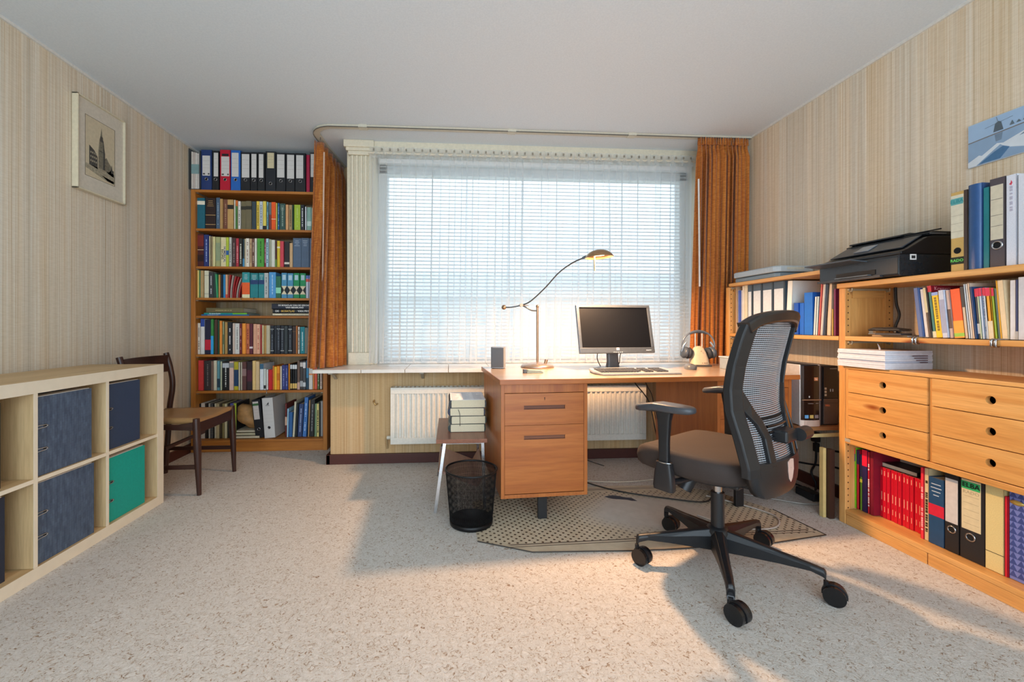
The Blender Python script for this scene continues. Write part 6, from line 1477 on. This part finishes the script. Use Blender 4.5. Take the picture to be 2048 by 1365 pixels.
for s_ in (-1, 1):
    x = s_ * .272; zo = 0 if s_ < 0 else .022; yA = .075
    MB().tube([(s_ * .07, .04, .382), (s_ * .20, .055, .380), (x, yA - .01, .385)], .013, 8).build('arm_bracket', BLACKP, oc)
    loft(MB(), [[(x + a_, yA + b_, z) for a_, b_ in superloop(rx, ry, 5, 24)] for z, rx, ry in ((.355, .018, .040), (.37, .020, .042), (.42, .019, .037), (.465, .017, .030))]).build('arm_sleeve', P('1f1f22', .4), oc, bevel=.002)
    loft(MB(), [[(x + a_, yA + b_, z) for a_, b_ in superloop(rx, ry, 5, 24)] for z, rx, ry in ((.44, .012, .020), (.56, .012, .021), (.63, .014, .026), (.675 + zo, .020, .036))]).build('arm_post', BLACKP, oc)
    MB().lathe([(.018, 0), (.019, .002), (.018, .004)], n=24, sx=1, sy=1.7).build('post_ring', CHROME, oc, loc=(x, yA, .464))
    lo = []
    for z, k in ((.672, .86), (.677, .97), (.684, 1.0), (.693, .99), (.699, .93), (.700, .6), (.700, .05)):
        lo.append([(x + a_ * k, yA + .0 + b_ * k + 0, z + zo - max(0, (b_ * k - .03)) * .22 * 1) for a_, b_ in superloop(.044, .125, 2.6, 36)])
    pad = loft(MB(), lo).build('armrest_pad', P('404247', .38, 0, 1, .05), oc)
# backrest -- surface mapping (x across, z up) -> y
def bsurf(x, z):
    prof_ = [(.36, -.228), (.42, -.242), (.50, -.244), (.60, -.224), (.70, -.196), (.78, -.192), (.86, -.202), (.95, -.222), (1.03, -.240), (1.10, -.255)]
    for (a, ya), (b, yb) in zip(prof_[:-1], prof_[1:]):
        if z <= b: f = (z - a) / (b - a); y = ya + (yb - ya) * f; break
    else: y = prof_[-1][1]
    return y + .9 * x * x
def ribbon(path, wd, th, closed=False, sub=6, n=0):
    """frame member: follows (x,z) path on the back surface, width in x/z plane, thickness th in y"""
    pts = [Vector(p) for p in path]; P2 = []
    for a, b in zip(pts[:-1], pts[1:]):
        for k in range(sub): P2.append(a.lerp(b, k / sub))
    P2.append(pts[-1]); m = len(P2); ws = wd if isinstance(wd, list) else [wd] * len(path); loops = []
    for i, p in enumerate(P2):
        t = (P2[min(i + 1, m - 1)] - P2[max(i - 1, 0)]).normalized(); nrm = Vector((-t.y, t.x)); f = i / (m - 1) * (len(path) - 1); q = min(int(f), len(path) - 2); w_ = ws[q] + (ws[q + 1] - ws[q]) * (f - q)
        a, b = p - nrm * w_ / 2, p + nrm * w_ / 2
        loops.append([(a.x, bsurf(a.x, a.y) - th / 2, a.y), (a.x, bsurf(a.x, a.y) + th / 2, a.y), (b.x, bsurf(b.x, b.y) + th / 2, b.y), (b.x, bsurf(b.x, b.y) - th / 2, b.y)])
    return loft(MB(), loops, False)
bkp = empty('backrest'); bkp.parent = oc
def sm_(path, k=5): return [tuple(p)[:2] for p in cat_rom([(a, b, 0) for a, b in path], k)]
for s_ in (-1, 1):
    ribbon(sm_([(s_ * .196, .47), (s_ * .199, .52), (s_ * .205, .62), (s_ * .208, .74), (s_ * .206, .86), (s_ * .201, .96), (s_ * .193, 1.01)]), .052, .030, sub=2).build('side_rail', BLACKP, bkp, bevel=.005)
    ribbon([(s_ * .205, .765), (s_ * .12, .655), (s_ * .10, .60), (s_ * .10, .50)], [.05, .036, .034, .034], .026, sub=4).build('inner_strut', BLACKP, bkp, bevel=.004)
ribbon(sm_([(-.210, 1.00), (-.16, 1.028), (-.06, 1.042), (.06, 1.042), (.16, 1.028), (.210, 1.00)]), .045, .042, sub=2).build('top_rail', P('241f1e', .35), bkp, bevel=.010)
# lower shell
m = MB(); loops = []
for z, hw_ in ((.385, .13), (.392, .155), (.41, .180), (.44, .198), (.48, .208), (.515, .212)):
    lp_ = []; K = 16
    for k in range(K + 1): x = -hw_ + 2 * hw_ * k / K; lp_.append((x, bsurf(x, z) - .014, z))
    for k in range(K, -1, -1): x = -hw_ + 2 * hw_ * k / K; lp_.append((x, bsurf(x, z) + .012, z))
    loops.append(lp_)
loft(m, loops); m.build('lower_shell', BLACKP, bkp)
m = MB(); m2 = MB()
def halfw(z):
    pf = [(.50, .198), (.62, .205), (.74, .208), (.86, .206), (.96, .201), (1.06, .18)]
    for (a, xa), (b, xb) in zip(pf[:-1], pf[1:]):
        if z <= b: return xa + (xb - xa) * max(0, (z - a) / (b - a))
    return .15
z = .505; i = 0
while z < 1.028:
    hw_ = halfw(z) - .012; K = 12; vs = []; th = .0036
    for k in range(K + 1):
        x = -hw_ + 2 * hw_ * k / K; y = bsurf(x, z) + .003; vs += [(x, y, z), (x, y, z + th), (x, y - .0008, z + th / 2)]
    fs = []
    for k in range(K):
        for a_, b_ in ((0, 1), (1, 2), (2, 0)): fs.append((3 * k + a_, 3 * k + b_, 3 * k + 3 + b_, 3 * k + 3 + a_))
    m.add(vs, fs); z += .0074; i += 1
    m2.add([(v[0], v[1] + .003, v[2] + .0037) for v in vs], fs)
for k in range(-16, 17):   # fine vertical binding threads
    x = k * .012; pts = []
    for q in range(12):
        zz = .505 + q * .05
        if zz < 1.055 and abs(x) < halfw(zz) - .012: pts.append((x, bsurf(x, zz) + .0035, zz))
    if len(pts) > 2: m.tube(pts, .0004, 3, False)
o = m.build('mesh_back', P('a4a8ae', .45), bkp, fix=False); o['kind'] = 'stuff'
o = m2.build('mesh_lining', P('1a1a1d', .6), bkp, fix=False); o['kind'] = 'stuff'
# lumbar support with knob, logo shield
m = MB(); loops = []
for k in range(9):
    x = -.10 + .2 * k / 8; y = bsurf(x, .62) + .012; loops.append([(x, y, .575), (x, y + .006, .58), (x, y + .008, .66), (x, y, .668)])
loft(m, loops); m.build('lumbar_pad', P('1a1a1c', .5), bkp)
for z in (.595, .615, .635): MB().tube([(x_, bsurf(x_, z) - .006, z) for x_ in [-.08 + q * .02 for q in range(9)]], .004, 6).build('lumbar_rib', P('121214', .3), bkp)
MB().bar((0, bsurf(0, .60) - .045, .60), (0, bsurf(0, .60) + .01, .60), .10, .045).build('lumbar_housing', BLACKP, bkp, bevel=.008)
MB().cyl((.04, bsurf(0, .6) - .05, .602), (.115, bsurf(0, .6) - .05, .602), .024).build('lumbar_knob', BLACKP, bkp, bevel=.003)
m = MB(); sh_ = [(-.026, .505), (0, .512), (.026, .508), (.028, .47), (.018, .44), (.002, .425), (-.016, .44), (-.026, .47)]
vs = [(x + .015, bsurf(x + .015, z) - .0155, z) for x, z in sh_] + [(x + .015, bsurf(x + .015, z) - .013, z) for x, z in sh_]; n = len(sh_)
m.add(vs, [tuple(range(n)), tuple(range(n, 2 * n))] + [(i, (i + 1) % n, n + (i + 1) % n, n + i) for i in range(n)]); m.build('logo_shield', P('d8b8aa', .4), bkp)

for q in COL.objects:
    if q.parent and q.type == 'MESH' and q.name.split('.')[0] in ('lettering', 'peg_hole', 'label_rule', 'ladder_cord', 'triangle_pattern', 'print_lines', 'border_line', 'mill_sails_print', 'buttons', 'handle_edge', 'gathered_header', 'label_mark', 'spine_diamond', 'mount_line'): q['kind'] = 'stuff'
# ================================================================ put each group's origin at its base
def world_aabb(o):
    pts = []
    def rec(q, M):
        for c in q.children:
            Mc = M @ Matrix.LocRotScale(c.location, c.rotation_euler, c.scale)
            if c.type == 'MESH':
                for b in c.bound_box: pts.append(Mc @ Vector(b))
            rec(c, Mc)
    rec(o, Matrix.LocRotScale(o.location, o.rotation_euler, o.scale)); return pts
for o in [q for q in COL.objects if q.parent is None and q.type == 'EMPTY' and q.location.length < 1e-6 and q.rotation_euler.z == 0 and q.children]:
    pts = world_aabb(o)
    if not pts: continue
    c = Vector(((min(p.x for p in pts) + max(p.x for p in pts)) / 2, (min(p.y for p in pts) + max(p.y for p in pts)) / 2, min(p.z for p in pts)))
    for ch in o.children: ch.location = ch.location - c
    o.location = c
